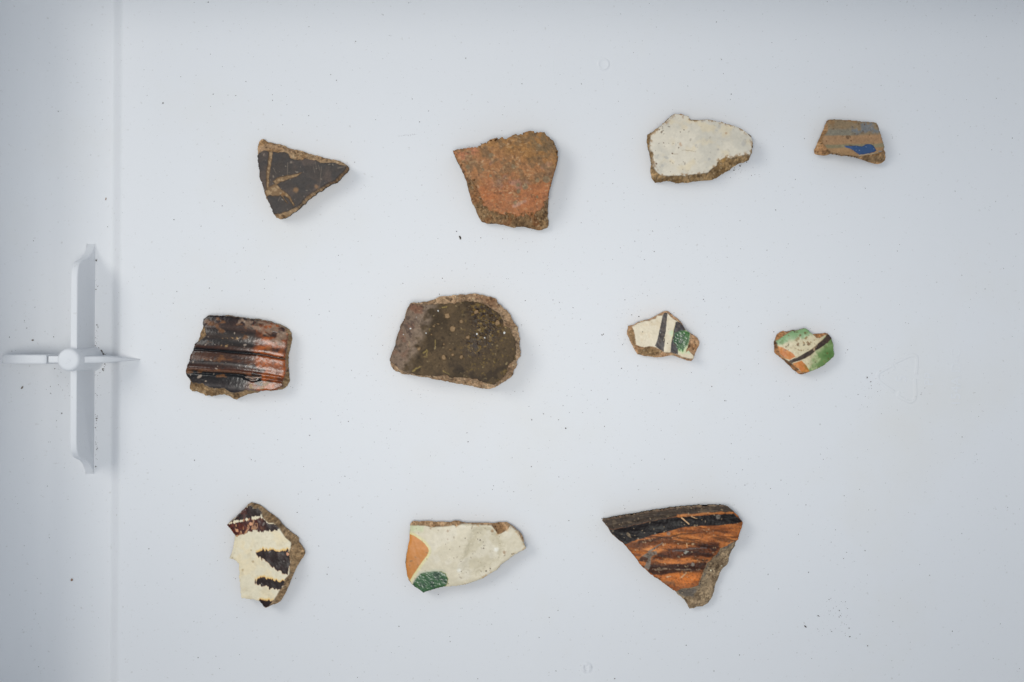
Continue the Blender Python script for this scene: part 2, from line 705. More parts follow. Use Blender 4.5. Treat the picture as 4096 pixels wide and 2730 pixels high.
def build_sherd(name, label, org, scale, outline, glaze_poly, T, paint, parts, seed, fall=0.75, tilt=(0, 0), dome=0.0,
                rough_out=0.28, glaze_warp=0.25, fall_pow=0.8, lift=0.0, undercut=0.9, clay_mat=None, grit=1.0, lip=0.22):
    F = Field(org, scale, outline, T, seed)
    sdO = F.sd(outline, rough_out, 1.6, 5)
    sdG = F.sd(glaze_poly, glaze_warp, 1.1, 6)
    sdG = np.maximum(sdG, sdO)
    F.sdO, F.sdG = sdO, sdG
    regions = paint(F)              # {part key: signed distance}
    bare = sstep(-0.02, 0.18, sdG)
    F.vary(0.20, 1.1, 110, bare)
    F.vary(0.26, 0.45, 111, bare)
    F.specks((70, 52, 36), 0.45, 0.30, 112, bare, 0.75)
    F.specks((206, 178, 138), 0.40, 0.50, 113, bare, 0.6)
    a = np.maximum(sdG, 0)
    b = np.maximum(-sdO, 0)
    t = a / (a + b + 1e-6)
    cx, cy = outline_c = F.outline.mean(0)
    u = (F.X - cx) * F.mmpp
    w = -(F.Y - cy) * F.mmpp
    rad = max(np.abs(F.outline - outline_c).max() * F.mmpp, 1)
    top = T + tilt[0] * u + tilt[1] * w - dome * (u * u + w * w) / (rad * rad)
    frac = sstep(0.0, 0.35, a)
    z = top - np.power(t, fall_pow) * T * fall - lip * frac
    z = z + frac * grit * (0.32 * F.n(2.2, 7, 3) + 0.16 * F.n(0.7, 8, 2) - 0.1 * np.abs(F.n(1.1, 9, 2, sx=3)))
    z = z + F.H
    # worn arris where the surface meets the edge
    z = z - 0.45 * np.exp(-np.maximum(-sdO, 0) / 0.28)
    zmin = 0.8 + lift
    z = np.maximum(z, zmin + 0.2 * F.n(1.0, 12, 2) * 0.5)

    cen = lambda A: 0.25 * (A[:-1, :-1] + A[1:, :-1] + A[:-1, 1:] + A[1:, 1:])
    cell = cen(sdO) < 0
    # largest connected patch of cells only
    lab = np.zeros(cell.shape, int)
    best, bestn, cur = 0, 0, 0
    H, W = cell.shape
    flat = cell
    for sy, sx in ((H // 2, W // 2),):
        if not flat[sy, sx]:
            ii = np.argwhere(flat)
            sy, sx = ii[len(ii) // 2]
        seen = np.zeros_like(flat)
        seen[sy, sx] = True
        front = seen.copy()
        while front.any():
            g = np.zeros_like(front)
            g[1:] |= front[:-1]
            g[:-1] |= front[1:]
            g[:, 1:] |= front[:, :-1]
            g[:, :-1] |= front[:, 1:]
            g &= flat & ~seen
            seen |= g
            front = g
    cell = seen
    # corner-only contacts are filled so that the rim is one clean loop
    for _ in range(3):
        c = cell
        d1 = c[:-1, :-1] & c[1:, 1:] & ~c[:-1, 1:] & ~c[1:, :-1]
        d2 = ~c[:-1, :-1] & ~c[1:, 1:] & c[:-1, 1:] & c[1:, :-1]
        if not (d1.any() or d2.any()):
            break
        cell = c.copy()
        cell[:-1, 1:] |= d1
        cell[:-1, :-1] |= d2

    used = np.zeros(F.X.shape, int)
    used[:-1, :-1] += cell
    used[1:, :-1] += cell
    used[:-1, 1:] += cell
    used[1:, 1:] += cell
    rim = (used > 0) & (used < 4)
    # snap the rim to the traced outline
    st = F.X[0, 1] - F.X[0, 0]
    gy, gx = np.gradient(sdO, CELL)
    gl = gx * gx + gy * gy + 1e-6
    k = np.clip(sdO / np.sqrt(gl), -0.75 * CELL, 0.75 * CELL)
    gn = np.sqrt(gl)
    PXx = F.X - np.where(rim, k * gx / gn / F.mmpp, 0)
    PYy = F.Y - np.where(rim, k * gy / gn / F.mmpp, 0)
    # world-sized local coordinates, mm
    wx = (PXx - cx) * F.mmpp
    wy = -(PYy - cy) * F.mmpp
    idx = -np.ones(F.X.shape, int)
    ok = used > 0
    idx[ok] = np.arange(ok.sum())
    V = np.stack([wx[ok], wy[ok], z[ok]], 1)
    dzdy, dzdx = np.gradient(z, CELL)
    N = np.stack([-dzdx[ok], dzdy[ok], np.ones(ok.sum())], 1)
    N /= np.linalg.norm(N, axis=1)[:, None]
    pad = np.pad(ok & ~rim, 1)
    core = pad[1:-1, :-2] & pad[1:-1, 2:] & pad[:-2, 1:-1] & pad[2:, 1:-1] & ~rim
    N[~core[ok]] = 0
    col = F.C[ok]
    rg = F.Rg[ok]
    jj, ii = np.nonzero(cell)
    Q = np.stack([idx[jj, ii], idx[jj + 1, ii], idx[jj + 1, ii + 1], idx[jj, ii + 1]], 1)
    # which part each cell belongs to
    owner = np.zeros(len(Q), int)
    for pi, (pname, key, mat, par) in enumerate(parts):
        if key is None:
            continue
        m = cen(regions[key])[jj, ii] < 0
        owner[m] = pi

    ocx = (org[0] + cx / scale)
    ocy = (org[1] + cy / scale)
    px, py = ground(ocx, ocy, T * 0.8)
    root = empty(name, (px * MM, py * MM, 0), label, "sherd", "pottery sherds laid out in rows on the tray")
    objs = {}

    def emit(pname, quads, mat, parent, extra=None):
        u_, inv = np.unique(quads.ravel(), return_inverse=True)
        vv = V[u_]
        nn = N[u_]
        cc = col[u_]
        rr = rg[u_]
        ff = inv.reshape(quads.shape).tolist()
        if extra is not None:
            n0 = len(u_)
            ev, ef, ec, er = extra
            vv = np.vstack([vv, ev])
            nn = np.vstack([nn, np.zeros_like(ev)])
            cc = np.vstack([cc, ec])
            rr = np.concatenate([rr, er])
            ff += [[i + n0 for i in q] for q in ef]
        me = bpy.data.meshes.new(pname)
        me.from_pydata((vv * MM).tolist(), [], ff)
        me.polygons.foreach_set("use_smooth", [True] * len(me.polygons))
        at = me.attributes.new("tint", 'FLOAT_COLOR', 'POINT')
        at.data.foreach_set("color", np.hstack([np.clip(cc, 0.002, 1), np.ones((len(cc), 1))]).astype(np.float32).ravel())
        ar = me.attributes.new("rough", 'FLOAT', 'POINT')
        ar.data.foreach_set("value", np.clip(rr, 0.05, 1).astype(np.float32))
        me.update()
        me.normals_split_custom_set_from_vertices(nn.tolist())
        return link(pname, me, mat, parent)

    # broken edge and underside
    edges = {}
    for q in Q.tolist():
        for s in range(4):
            e = (q[s], q[(s + 1) % 4])
            if (e[1], e[0]) in edges:
                del edges[(e[1], e[0])]
            else:
                edges[e] = True
    bl = sorted({i for e in edges for i in e})
    pos = {i: n for n, i in enumerate(bl)}
    bl = np.array(bl)
    nb = len(bl)
    bp = V[bl]
    gxx = gx[ok][bl] / gn[ok][bl]
    gyy = gy[ok][bl] / gn[ok][bl]
    nx_, ny_ = gxx, -gyy
    xx, yy = bp[:, 0], bp[:, 1]
    ev, ec = [], []
    clay_c = F.clay_c
    levels = (1.0, 0.82, 0.62, 0.42, 0.2, 0.0)
    for li, lv in enumerate(levels):
        zb = 0.06 + lift * (0.6 + 0.4 * vnoise(xx / 9, yy / 9, seed))
        zz = zb + (bp[:, 2] - zb) * lv
        ins = undercut * (1 - lv) ** 1.3 * T * 0.12 + 0.0
        jit = 0.16 * vnoise(xx / 0.9 + 31 * li, yy / 0.9, seed + li) * (1 if li not in (0,) else 0)
        o_ = -(ins) + jit * (1 - lv * 0.3) - 0.12 * (1 if 0 < li else 0)
        ev.append(np.stack([xx + nx_ * o_, yy + ny_ * o_, zz], 1))
        sh = 1 + 0.25 * vnoise(xx / 0.7 + 7 * li, yy / 0.7, seed + 3)
        ec.append(clay_c[None, :] * sh[:, None])
    ef = []
    for (p, q) in edges:
        p, q = pos[p], pos[q]
        for li in range(len(levels) - 1):
            ef.append([li * nb + q, li * nb + p, (li + 1) * nb + p, (li + 1) * nb + q])
    # underside: the same cells, coarse height
    base_i = len(levels) * nb
    inner = np.setdiff1d(np.arange(len(V)), bl)
    low = -np.ones(len(V), int)
    low[bl] = (len(levels) - 1) * nb + np.arange(nb)
    low[inner] = base_i + np.arange(len(inner))
    iv = V[inner].copy()
    iv[:, 2] = 0.06 + lift * 1.1
    ev.append(iv)
    ec.append(np.ones((len(inner), 1)) * clay_c[None, :])
    ef += low[Q][:, ::-1].tolist()
    EV = np.vstack(ev)
    EC = np.vstack(ec)
    extra = (EV, ef, EC, np.full(len(EV), 0.92))

    for pi, (pname, key, mat, par) in enumerate(parts):
        sel = Q[owner == pi]
        if len(sel) == 0:
            continue
        parent = root if par is None else objs[par]
        objs[pname if pname not in objs else pname + str(pi)] = emit(pname, sel, mat, parent, extra if pi == 0 else None)
    return root


# ---- 1 dark triangular sherd with incised lines
O1 = [(190,330),(190,250),(200,190),(235,150),(270,135),(310,145),(345,175),(440,200),(540,225),(680,270),(800,305),(920,335),(1060,385),(1200,420),(1350,455),(1480,480),(1600,515),(1670,560),(1705,620),(1690,660),(1640,710),(1560,790),(1500,850),(1400,890),(1300,960),(1200,1020),(1100,1080),(1020,1140),(970,1210),(890,1280),(800,1350),(720,1400),(650,1440),(560,1465),(500,1450),(470,1390),(430,1290),(380,1200),(335,1120),(315,1000),(290,930),(270,850),(240,720),(220,580),(205,460)]
G1 = [(212,430),(260,385),(340,350),(420,375),(600,375),(640,370),(720,400),(760,480),(880,510),(1010,490),(1180,515),(1260,555),(1360,545),(1480,560),(1580,590),(1690,612),(1640,690),(1560,770),(1490,840),(1390,880),(1290,945),(1190,1005),(1090,1065),(1010,1130),(950,1210),(880,1270),(780,1310),(720,1350),(600,1385),(480,1400),(430,1290),(375,1150),(360,1120),(330,1040),(300,940),(260,830),(230,650),(205,500)]


def paint1(F):
    clay(F, (166, 135, 100), (140, 108, 74))
    F.put((172, 138, 104), 0.8 * inside(F.line([(210, 330), (420, 260), (600, 300), (800, 350)], 130, 40), 0.6))
    F.put((96, 72, 48), 0.75 * inside(F.line([(540, 265), (700, 300), (950, 450)], 22, 14, warp=0.4), 0.2))
    F.clay_c = base((128, 100, 70))
    g = inside(F.sdG, 0.12)
    F.put((64, 56, 51), g, 0.5)
    F.put((84, 70, 62), g * sstep(0, 0.7, F.n(6, 1)) * 0.8)
    F.put((58, 54, 52), g * sstep(0, 0.6, F.n(4, 2)) * 0.7)
    F.vary(0.22, 0.6, 3, g)
    inc = np.minimum.reduce([
        F.line([(440, 360), (430, 480), (400, 650), (385, 780), (385, 970)], 60, 40),
        F.sd([(955, 715), (860, 735), (700, 765), (540, 795), (470, 860), (520, 915), (600, 865), (720, 822), (860, 782)], 0.15),
        F.sd([(325, 1010), (420, 950), (520, 900), (560, 930), (620, 1000), (640, 1070), (560, 1100), (420, 1090), (340, 1125)], 0.3),
        F.line([(600, 1020), (740, 1120), (815, 1250)], 62, 22),
        F.line([(600, 1080), (710, 1215)], 18, 8)])
    F.put((132, 106, 78), inside(inc, 0.26) * g, 0.85)
    F.put((166, 138, 104), inside(inc + 0.15, 0.14) * g * sstep(0.1, 0.5, F.n(0.8, 4)), 0.85)
    F.H -= 0.40 * inside(inc + 0.05, 0.3) * g
    scr = np.minimum.reduce([F.line([(715, 550), (712, 780)], 9, 5, 0.05), F.line([(1270, 620), (1240, 970)], 7, 5, 0.05),
                             F.line([(1140, 620), (1160, 720)], 6, 5, 0.05), F.line([(1220, 590), (1245, 680)], 6, 5, 0.05),
                             F.line([(1170, 540), (1185, 640)], 6, 4, 0.05), F.line([(560, 1180), (590, 1120)], 8, 5, 0.05),
                             F.line([(480, 640), (520, 720)], 10, 5, 0.1), F.line([(1540, 640), (1690, 605)], 14, 8, 0.1)])
    F.put((140, 124, 106), 0.5 * inside(scr, 0.14) * g)
    F.put((140, 104, 66), 0.8 * F.spots([(850, 1000, 40), (640, 1070, 30), (1190, 950, 30)], 0.5) * g)
    F.specks((165, 150, 130), 0.35, 0.72, 5, g, 0.6)
    F.H += 0.05 * F.n(2.5, 9) * g
    return {"slip": F.sdG, "inc": np.maximum(inc, F.sdG)}


build_sherd("slipped_sherd", "dark grey triangular sherd with tan scratched lines, leftmost of the top row", (980, 520), 4.127, O1, G1, 8.0, paint1,
            [("clay_body", None, CLAY, None), ("dark_slip", "slip", SLIP, None), ("incised_line", "inc", CLAY, "dark_slip")], 1, fall=0.55, undercut=1.0)

# ---- 2 orange-brown sherd
O2 = [(115,370),(160,352),(260,340),(370,328),(460,300),(540,270),(610,245),(660,210),(740,185),(880,182),(960,150),(1080,125),(1180,90),(1260,88),(1330,110),(1420,102),(1450,150),(1510,200),(1565,250),(1600,310),(1615,380),(1610,480),(1590,580),(1560,660),(1530,780),(1500,900),(1480,1020),(1475,1180),(1470,1290),(1485,1400),(1460,1450),(1400,1480),(1310,1485),(1230,1465),(1120,1440),(940,1445),(830,1410),(700,1395),(590,1390),(530,1370),(480,1310),(440,1220),(410,1150),(370,1060),(340,950),(310,830),(280,730),(235,640),(190,540),(140,440)]
G2 = [(118,368),(260,342),(460,302),(610,248),(740,188),(880,185),(1080,128),(1180,93),(1420,106),(1565,252),(1612,380),(1605,480),(1560,650),(1500,890),(1470,1040),(1390,1180),(1300,1265),(1000,1300),(800,1265),(620,1205),(540,1100),(480,960),(430,810),(330,760),(240,640),(140,440)]


def paint2(F):
    clay(F, (140, 110, 76), (112, 86, 58))
    F.put((150, 95, 55), 0.5 * sstep(0.1, 0.6, F.n(5, 40)))
    F.clay_c = base((88, 68, 46))
    g = inside(F.sdG, 0.5)
    F.put((156, 106, 64), g, 0.65)
    yy = (F.Y - 200) / 1200
    F.put((150, 106, 58), g * np.clip(sstep(0.45, 0.1, yy + 0.12 * F.n(8, 1) - 0.00008 * (F.X - 900)) , 0, 1))
    F.put((164, 100, 58), g * sstep(0.42, 0.62, yy + 0.15 * F.n(6, 2)) * 0.75)
    F.put((172, 108, 74), 0.8 * inside(F.sd([(130, 370), (460, 325), (470, 420), (300, 520), (180, 480)], 0.8), 1.2))
    F.put((112, 94, 66), 0.75 * inside(F.sd([(1180, 130), (1420, 110), (1560, 270), (1600, 380), (1480, 480), (1350, 480), (1260, 360)], 1.0), 1.2) * sstep(-0.5, 0.3, F.n(2, 3)))
    F.put((150, 112, 96), 0.6 * g * sstep(0.15, 0.6, F.n(5, 4)) * inside(F.sd([(600, 520), (1500, 480), (1450, 900), (900, 1000), (560, 700)], 1.5), 3))
    F.put((118, 92, 62), 0.7 * g * sstep(0.1, 0.5, F.n(3, 5)) * sstep(0.9, 0.3, yy))
    F.put((170, 102, 58), 0.6 * inside(F.sd([(1380, 850), (1490, 800), (1480, 960), (1350, 1100), (1150, 1210), (1000, 1200), (1200, 1050), (1340, 950)], 0.8), 0.7))
    F.put((174, 104, 58), 0.6 * inside(F.sd([(490, 900), (700, 950), (720, 1060), (600, 1090), (520, 1030)], 0.6), 0.8))
    F.put((172, 132, 112), 0.6 * inside(F.line([(990, 1165), (1070, 1130), (1140, 1095)], 50, 30), 0.4), 0.4)  # purplish sheen streak painted into the colour
    F.put((186, 150, 106), 0.35 * g * sstep(0.35, 0.7, F.n(0.7, 6, 2, sx=2.0)) * sstep(-0.4, 0.3, F.n(5, 16)))
    pit = F.spots([(1440, 785, 52), (1315, 800, 34), (1140, 890, 42), (1040, 865, 28), (1045, 955, 30), (1000, 1115, 26), (325, 605, 30), (545, 645, 18), (660, 440, 34), (975, 600, 30), (1340, 310, 28), (1310, 1035, 22), (650, 735, 20)])
    F.put((136, 114, 86), pit * g * 0.9, 0.9)
    F.vary(0.22, 0.8, 7, g)
    F.vary(0.16, 0.35, 8, g)
    F.specks((80, 58, 40), 0.55, 0.55, 9, g, 0.6)
    F.specks((214, 180, 140), 0.36, 0.72, 10, g, 0.45)
    F.Rg = F.Rg + 0.12 * F.n(2, 11) * g
    F.H += g * (0.10 * F.n(1.2, 12) + 0.06 * F.n(0.5, 13, 2)) - 0.12 * pit + 0.1 * g * F.n(1.5, 14, sx=3, ang=-0.5) * sstep(0.6, 0.9, yy)
    return {"surf": F.sdG}


build_sherd("earthenware_sherd", "chunky rough orange brown sherd, second from the left in the top row", (1780, 500), 3.564, O2, G2, 11.0, paint2,
            [("clay_body", None, CLAY, None), ("orange_surface", "surf", SLIP, None)], 2, fall=0.62, lip=0.05, glaze_warp=0.9, dome=1.2, rough_out=0.18)

# ---- 3 white-glazed sherd
O3 = [(165,480),(250,430),(340,370),(430,300),(490,255),(550,185),(640,115),(740,110),(830,120),(930,160),(1000,195),(1100,208),(1190,205),(1270,230),(1400,255),(1530,280),(1640,310),(1740,335),(1850,380),(1960,420),(2060,455),(2130,500),(2155,570),(2165,660),(2150,760),(2110,880),(2085,960),(2000,1000),(1900,1035),(1800,1090),(1700,1160),(1600,1220),(1500,1300),(1400,1340),(1280,1355),(1150,1365),(1000,1380),(860,1400),(700,1400),(600,1375),(530,1365),(420,1390),(320,1390),(250,1310),(230,1200),(220,1060),(215,920),(190,810),(160,720),(150,640),(165,560)]
G3 = [(215,490),(310,425),(400,345),(480,285),(560,200),(640,125),(760,130),(900,175),(945,255),(1050,262),(1150,250),(1250,235),(1400,262),(1640,318),(1850,388),(1960,450),(2040,530),(2100,600),(2115,700),(2090,820),(2060,900),(1950,905),(1820,930),(1700,970),(1600,940),(1520,985),(1450,1040),(1440,1100),(1380,1140),(1310,1190),(1280,1230),(1150,1250),(1060,1270),(940,1275),(830,1305),(750,1290),(570,1300),(400,1290),(330,1240),(270,1180),(245,1090),(230,960),(255,890),(190,790),(185,650),(195,560)]


def paint3(F):
    clay(F, (154, 124, 84), (126, 98, 62))
    F.clay_c = base((104, 80, 50))
    F.put((196, 150, 84), 0.8 * F.spots([(1560, 985, 45)], 0.5))
    g = inside(F.sdG, 0.10)
    F.put((211, 201, 181), g, 0.42)
    F.put((194, 187, 171), g * 0.7 * sstep(-0.1, 0.6, F.n(7, 1) + 0.35 * inside(F.sd([(900, 300), (1700, 350), (2000, 800), (1500, 900), (900, 700)], 1), 4)))
    F.put((214, 196, 160), g * 0.6 * sstep(0.1, 0.7, F.n(5, 2)))
    F.put((150, 112, 66), g * 0.85 * sstep(-1.4, -0.1, F.sdG) * sstep(0.05, 0.45, F.n(1.3, 3)))
    F.put((150, 104, 56), g * 0.9 * inside(F.sd([(620, 130), (900, 130), (940, 230), (780, 210), (640, 170)], 0.5), 0.4) * sstep(0.0, 0.4, F.n(0.8, 13)))
    left = sstep(1300, 300, F.X)
    F.specks((96, 72, 48), 0.42, 0.68, 4, g * (0.25 + 0.75 * left), 0.95, 0.08)
    F.specks((140, 140, 144), 0.9, 0.66, 5, g, 0.35)
    F.put((100, 70, 42), g * F.spots([(818, 435, 11), (605, 880, 14), (440, 678, 9), (350, 690, 8), (750, 480, 9), (305, 1070, 12), (368, 1128, 12), (615, 695, 9), (810, 920, 9), (480, 795, 8), (720, 770, 8)], 0.1))
    F.put((140, 110, 66), g * 0.7 * inside(np.minimum(F.line([(780, 815), (940, 830), (1045, 855)], 8, 6), F.line([(600, 885), (700, 888)], 9, 6)), 0.1))
    F.put((176, 128, 84), g * 0.6 * F.spots([(750, 700, 25), (770, 730, 20), (1610, 500, 22)], 0.3))
    F.vary(0.05, 1.5, 6, g)
    F.H += g * (0.05 * F.n(4, 9))
    return {"glaze": F.sdG}


build_sherd("white_glazed_sherd", "oblong off white sherd with a brown broken edge, in the top row", (2560, 430), 4.706, O3, G3, 8.5, paint3,
            [("clay_body", None, CLAY, None), ("white_glaze", "glaze", GLAZE, None)], 3, fall=0.7, dome=0.5, glaze_warp=0.16)

# ---- 4 tan sherd with blue patch
O4 = [(505,195),(600,185),(750,200),(960,212),(1200,230),(1450,260),(1650,270),(1790,285),(1840,350),(1880,470),(1925,610),(1950,720),(2000,850),(2050,970),(2105,1080),(2105,1270),(2030,1340),(1920,1390),(1800,1390),(1640,1340),(1520,1290),(1420,1250),(1280,1215),(1090,1190),(880,1165),(700,1130),(570,1110),(500,1140),(400,1155),(200,1130),(155,1095),(160,1000),(215,870),(270,740),(350,570),(410,420),(450,290)]
G4 = [(515,200),(750,205),(1200,235),(1650,275),(1790,290),(1830,360),(1920,620),(1970,820),(2010,960),(1930,1090),(1700,1150),(1450,1190),(1290,1213),(900,1163),(575,1108),(480,1030),(360,890),(310,790),(350,680),(470,520),(470,380),(455,300)]
B4 = [(905,925),(1100,935),(1220,925),(1380,950),(1440,920),(1500,890),(1640,885),(1700,930),(1750,1000),(1790,1060),(1740,1090),(1560,1140),(1330,1175),(1210,1090),(1060,1000),(960,975)]


def paint4(F):
    clay(F, (166, 126, 84), (138, 102, 64))
    F.put((186, 138, 94), 0.7 * inside(F.sd([(180, 920), (330, 880), (480, 1060), (420, 1130), (190, 1110)], 0.3), 0.6))
    F.put((128, 106, 78), 0.7 * inside(F.sd([(1420, 1220), (2000, 1150), (2080, 1290), (1900, 1370), (1600, 1320)], 0.4), 0.6))
    F.clay_c = base((120, 90, 58))
    g = inside(F.sdG, 0.2)
    F.put((134, 113, 84), g, 0.65)
    yv = F.Y + 0.025 * (F.X - 1000) + 14 * F.n(3, 1)
    F.put((122, 118, 104), g * 0.8 * inside(np.abs(yv - 560) - 95, 50) * sstep(-0.6, 0.2, F.n(3, 2, sx=2)))
    F.put((112, 118, 122), g * 0.8 * inside(F.sd([(1120, 430), (1460, 300), (1700, 330), (1880, 520), (1860, 580), (1100, 590)], 0.8), 0.8) * sstep(-0.3, 0.4, F.n(2, 3)))
    F.put((140, 104, 64), g * 0.7 * sstep(0.1, 0.5, F.n(2.5, 4)) * sstep(520, 300, yv))
    F.put((156, 120, 84), g * sstep(620, 665, yv) * sstep(930, 860, yv))
    F.put((132, 122, 92), g * 0.85 * sstep(870, 910, yv) * sstep(1010, 960, yv))
    F.put((158, 122, 82), g * sstep(970, 1010, yv))
    F.vary(0.12, 1.2, 5, g)
    F.vary(0.12, 0.4, 6, g)
    F.specks((82, 60, 40), 0.5, 0.62, 7, g, 0.7)
    F.put((96, 62, 34), g * F.spots([(1300, 325, 14), (1460, 358, 15), (1800, 410, 12), (1590, 628, 12), (1365, 695, 10), (1100, 785, 10), (430, 795, 10), (1080, 710, 12)], 0.12))
    sb = F.sd(B4, 0.1, 0.8)
    bl = inside(sb, 0.1) * g
    F.put((54, 80, 118), bl, 0.3)
    F.put((38, 60, 100), bl * sstep(-0.5, -0.1, sb) * 0.7)
    F.put((74, 98, 138), bl * 0.5 * sstep(0, 0.6, F.n(2.5, 8)))
    F.put((160, 172, 184), bl * 0.4 * F.spots([(1330, 1055, 9), (1715, 1008, 10), (1500, 960, 6), (1235, 960, 6), (1230, 1050, 6)], 0.08))
    F.put((196, 182, 152), 0.8 * inside(F.line([(1310, 1195), (1600, 1150), (1830, 1125)], 18, 10), 0.12), 0.5)
    F.put((96, 122, 140), 0.7 * inside(F.line([(1860, 1090), (1930, 1075)], 30, 20), 0.2), 0.4)
    F.H += 0.16 * bl + g * 0.04 * F.n(1.5, 11)
    return {"surf": F.sdG, "blue": np.maximum(sb, F.sdG)}


build_sherd("tan_sherd", "small tan trapezoid sherd with a cobalt blue patch, rightmost of the top row", (3240, 450), 6.818, O4, G4, 7.0, paint4,
            [("clay_body", None, CLAY, None), ("worn_surface", "surf", SLIP, None), ("blue_glaze", "blue", SHINY, "worn_surface")], 4, fall=0.55, lift=2.0, rough_out=0.14, undercut=2.2, glaze_warp=0.12)

# ---- 5 ribbed brown-black sherd
O5 = [(440,115),(600,118),(800,128),(1000,155),(1200,180),(1380,205),(1510,240),(1620,290),(1720,335),(1755,400),(1755,520),(1740,640),(1715,750),(1705,900),(1715,1050),(1720,1170),(1690,1250),(1600,1310),(1480,1315),(1340,1320),(1200,1350),(1060,1380),(950,1420),(890,1460),(830,1450),(790,1410),(690,1370),(600,1385),(500,1410),(400,1390),(310,1350),(250,1325),(180,1330),(145,1290),(145,1170),(130,1080),(110,1010),(140,940),(180,850),(205,750),(235,660),(275,570),(300,440),(350,310),(385,190)]
G5 = [(388,195),(470,130),(640,128),(800,135),(1000,162),(1380,212),(1500,248),(1690,340),(1722,420),(1715,600),(1690,760),(1690,900),(1698,1050),(1640,1180),(1660,1240),(1500,1308),(1200,1312),(1080,1290),(1000,1330),(900,1340),(800,1310),(740,1265),(580,1278),(400,1200),(220,1172),(140,1060),(115,1005),(200,760),(290,560),(400,500),(450,440),(430,330),(398,280)]


def paint5(F):
    clay(F, (146, 118, 84), (118, 92, 62))
    F.clay_c = base((108, 84, 58))
    g = inside(F.sdG, 0.12)
    sag = 0.00007 * np.maximum(F.X - 250, 0) ** 2
    v = F.Y - 0.045 * (F.X - 200) * 0.6 - sag * 0.75 + 10 * F.n(3, 1, sx=3)
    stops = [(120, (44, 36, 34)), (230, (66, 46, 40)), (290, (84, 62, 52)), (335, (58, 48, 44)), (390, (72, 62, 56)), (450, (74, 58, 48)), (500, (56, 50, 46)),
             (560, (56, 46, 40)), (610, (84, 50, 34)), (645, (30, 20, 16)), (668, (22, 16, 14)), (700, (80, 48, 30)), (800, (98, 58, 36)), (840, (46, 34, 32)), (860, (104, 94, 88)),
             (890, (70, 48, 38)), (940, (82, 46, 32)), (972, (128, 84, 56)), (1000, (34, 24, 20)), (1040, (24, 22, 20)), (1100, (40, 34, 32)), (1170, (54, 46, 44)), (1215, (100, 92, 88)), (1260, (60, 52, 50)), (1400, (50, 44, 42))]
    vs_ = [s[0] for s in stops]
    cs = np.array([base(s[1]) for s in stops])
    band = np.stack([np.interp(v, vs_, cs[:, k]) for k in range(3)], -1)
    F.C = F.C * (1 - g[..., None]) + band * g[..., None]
    F.Rg = F.Rg * (1 - g) + 0.28 * g
    F.C = F.C * (1 - (0.22 + 0.18 * sstep(1150, 700, F.X))[..., None] * g[..., None])
    # rusty orange side
    rt = sstep(1150, 1420, F.X + 120 * F.n(5, 2, sx=2) + 0.12 * (F.Y - 600))
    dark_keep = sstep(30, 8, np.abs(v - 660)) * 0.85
    F.put((160, 80, 24), g * rt * 0.95 * sstep(-0.7, 0.0, F.n(3, 3, sx=1.5)) * (1 - dark_keep))
    F.put((92, 50, 28), g * rt * 0.55 * sstep(0.1, 0.6, F.n(2, 4)) * (1 - dark_keep))
    F.put((150, 80, 34), g * 0.75 * inside(F.sd([(1180, 240), (1400, 225), (1430, 380), (1280, 430), (1180, 370)], 0.7), 0.7) * sstep(-0.3, 0.3, F.n(1.2, 15)))
    # worn matt patch at the upper right
    worn = inside(F.sd([(1000, 185), (1400, 225), (1690, 340), (1730, 480), (1700, 620), (1480, 590), (1420, 440), (1150, 330), (960, 260)], 0.7), 0.6) * sstep(0.55, -0.1, F.n(2.0, 5))
    F.put((136, 110, 90), g * worn * 0.9, 0.75)
    F.put((134, 86, 42), g * 0.5 * sstep(0.45, 0.85, F.n(2.2, 6, sx=2)))
    F.put((40, 30, 28), g * 0.6 * sstep(0.35, 0.75, F.n(2.6, 7, sx=2)))
    F.put((176, 136, 84), g * 0.85 * inside(np.minimum(F.line([(680, 480), (850, 475), (980, 500)], 10, 30, 0.4), F.line([(700, 610), (790, 615)], 40, 20, 0.4)), 0.3) * sstep(-0.2, 0.3, F.n(0.8, 17)))
    F.put((150, 122, 84), g * 0.9 * inside(F.sd([(1130, 1200), (1300, 1180), (1440, 1160), (1450, 1230), (1320, 1280), (1150, 1270)], 0.6), 0.3) * sstep(-0.4, 0.2, F.n(1, 8)), 0.8)
    F.put((22, 18, 18), g * 0.9 * inside(np.minimum(F.line([(1060, 1100), (1180, 1150), (1300, 1130)], 40, 30), F.line([(1190, 1050), (1310, 1070)], 50, 40)), 0.25))
    F.put((180, 150, 130), g * 0.75 * inside(np.minimum(F.line([(1080, 1090), (1180, 1110), (1320, 1100)], 12, 18), F.line([(1150, 1140), (1250, 1140)], 8, 8)), 0.12))
    F.vary(0.28, 1.0, 9, g, sx=1.6)
    F.vary(0.20, 0.4, 10, g)
    F.specks((190, 170, 150), 0.4, 0.74, 11, g, 0.7)
    F.specks((18, 14, 14), 0.6, 0.6, 12, g, 0.6)
    b = lambda c, w: np.exp(-((v - c) / w) ** 2)
    F.H += g * (0.22 * b(400, 80) + 0.22 * b(590, 60) - 0.5 * b(660, 18) + 0.22 * b(860, 70) + 0.4 * b(965, 26) - 0.45 * b(1015, 24) + 0.22 * b(1200, 70) - 0.1 * b(290, 40))
    F.H += 0.022 * F.n(0.9, 14) * g - 0.35 * inside(F.line([(1060, 1100), (1180, 1150), (1300, 1130)], 40, 30), 0.3)
    return {"glaze": F.sdG}


build_sherd("ribbed_sherd", "squarish glossy brown black sherd with horizontal ribs, leftmost of the middle row", (710, 1230), 3.921, O5, G5, 8.5, paint5,
            [("clay_body", None, CLAY, None), ("brown_glaze", "glaze", SHINY, None)], 5, fall=0.6, dome=2.2)

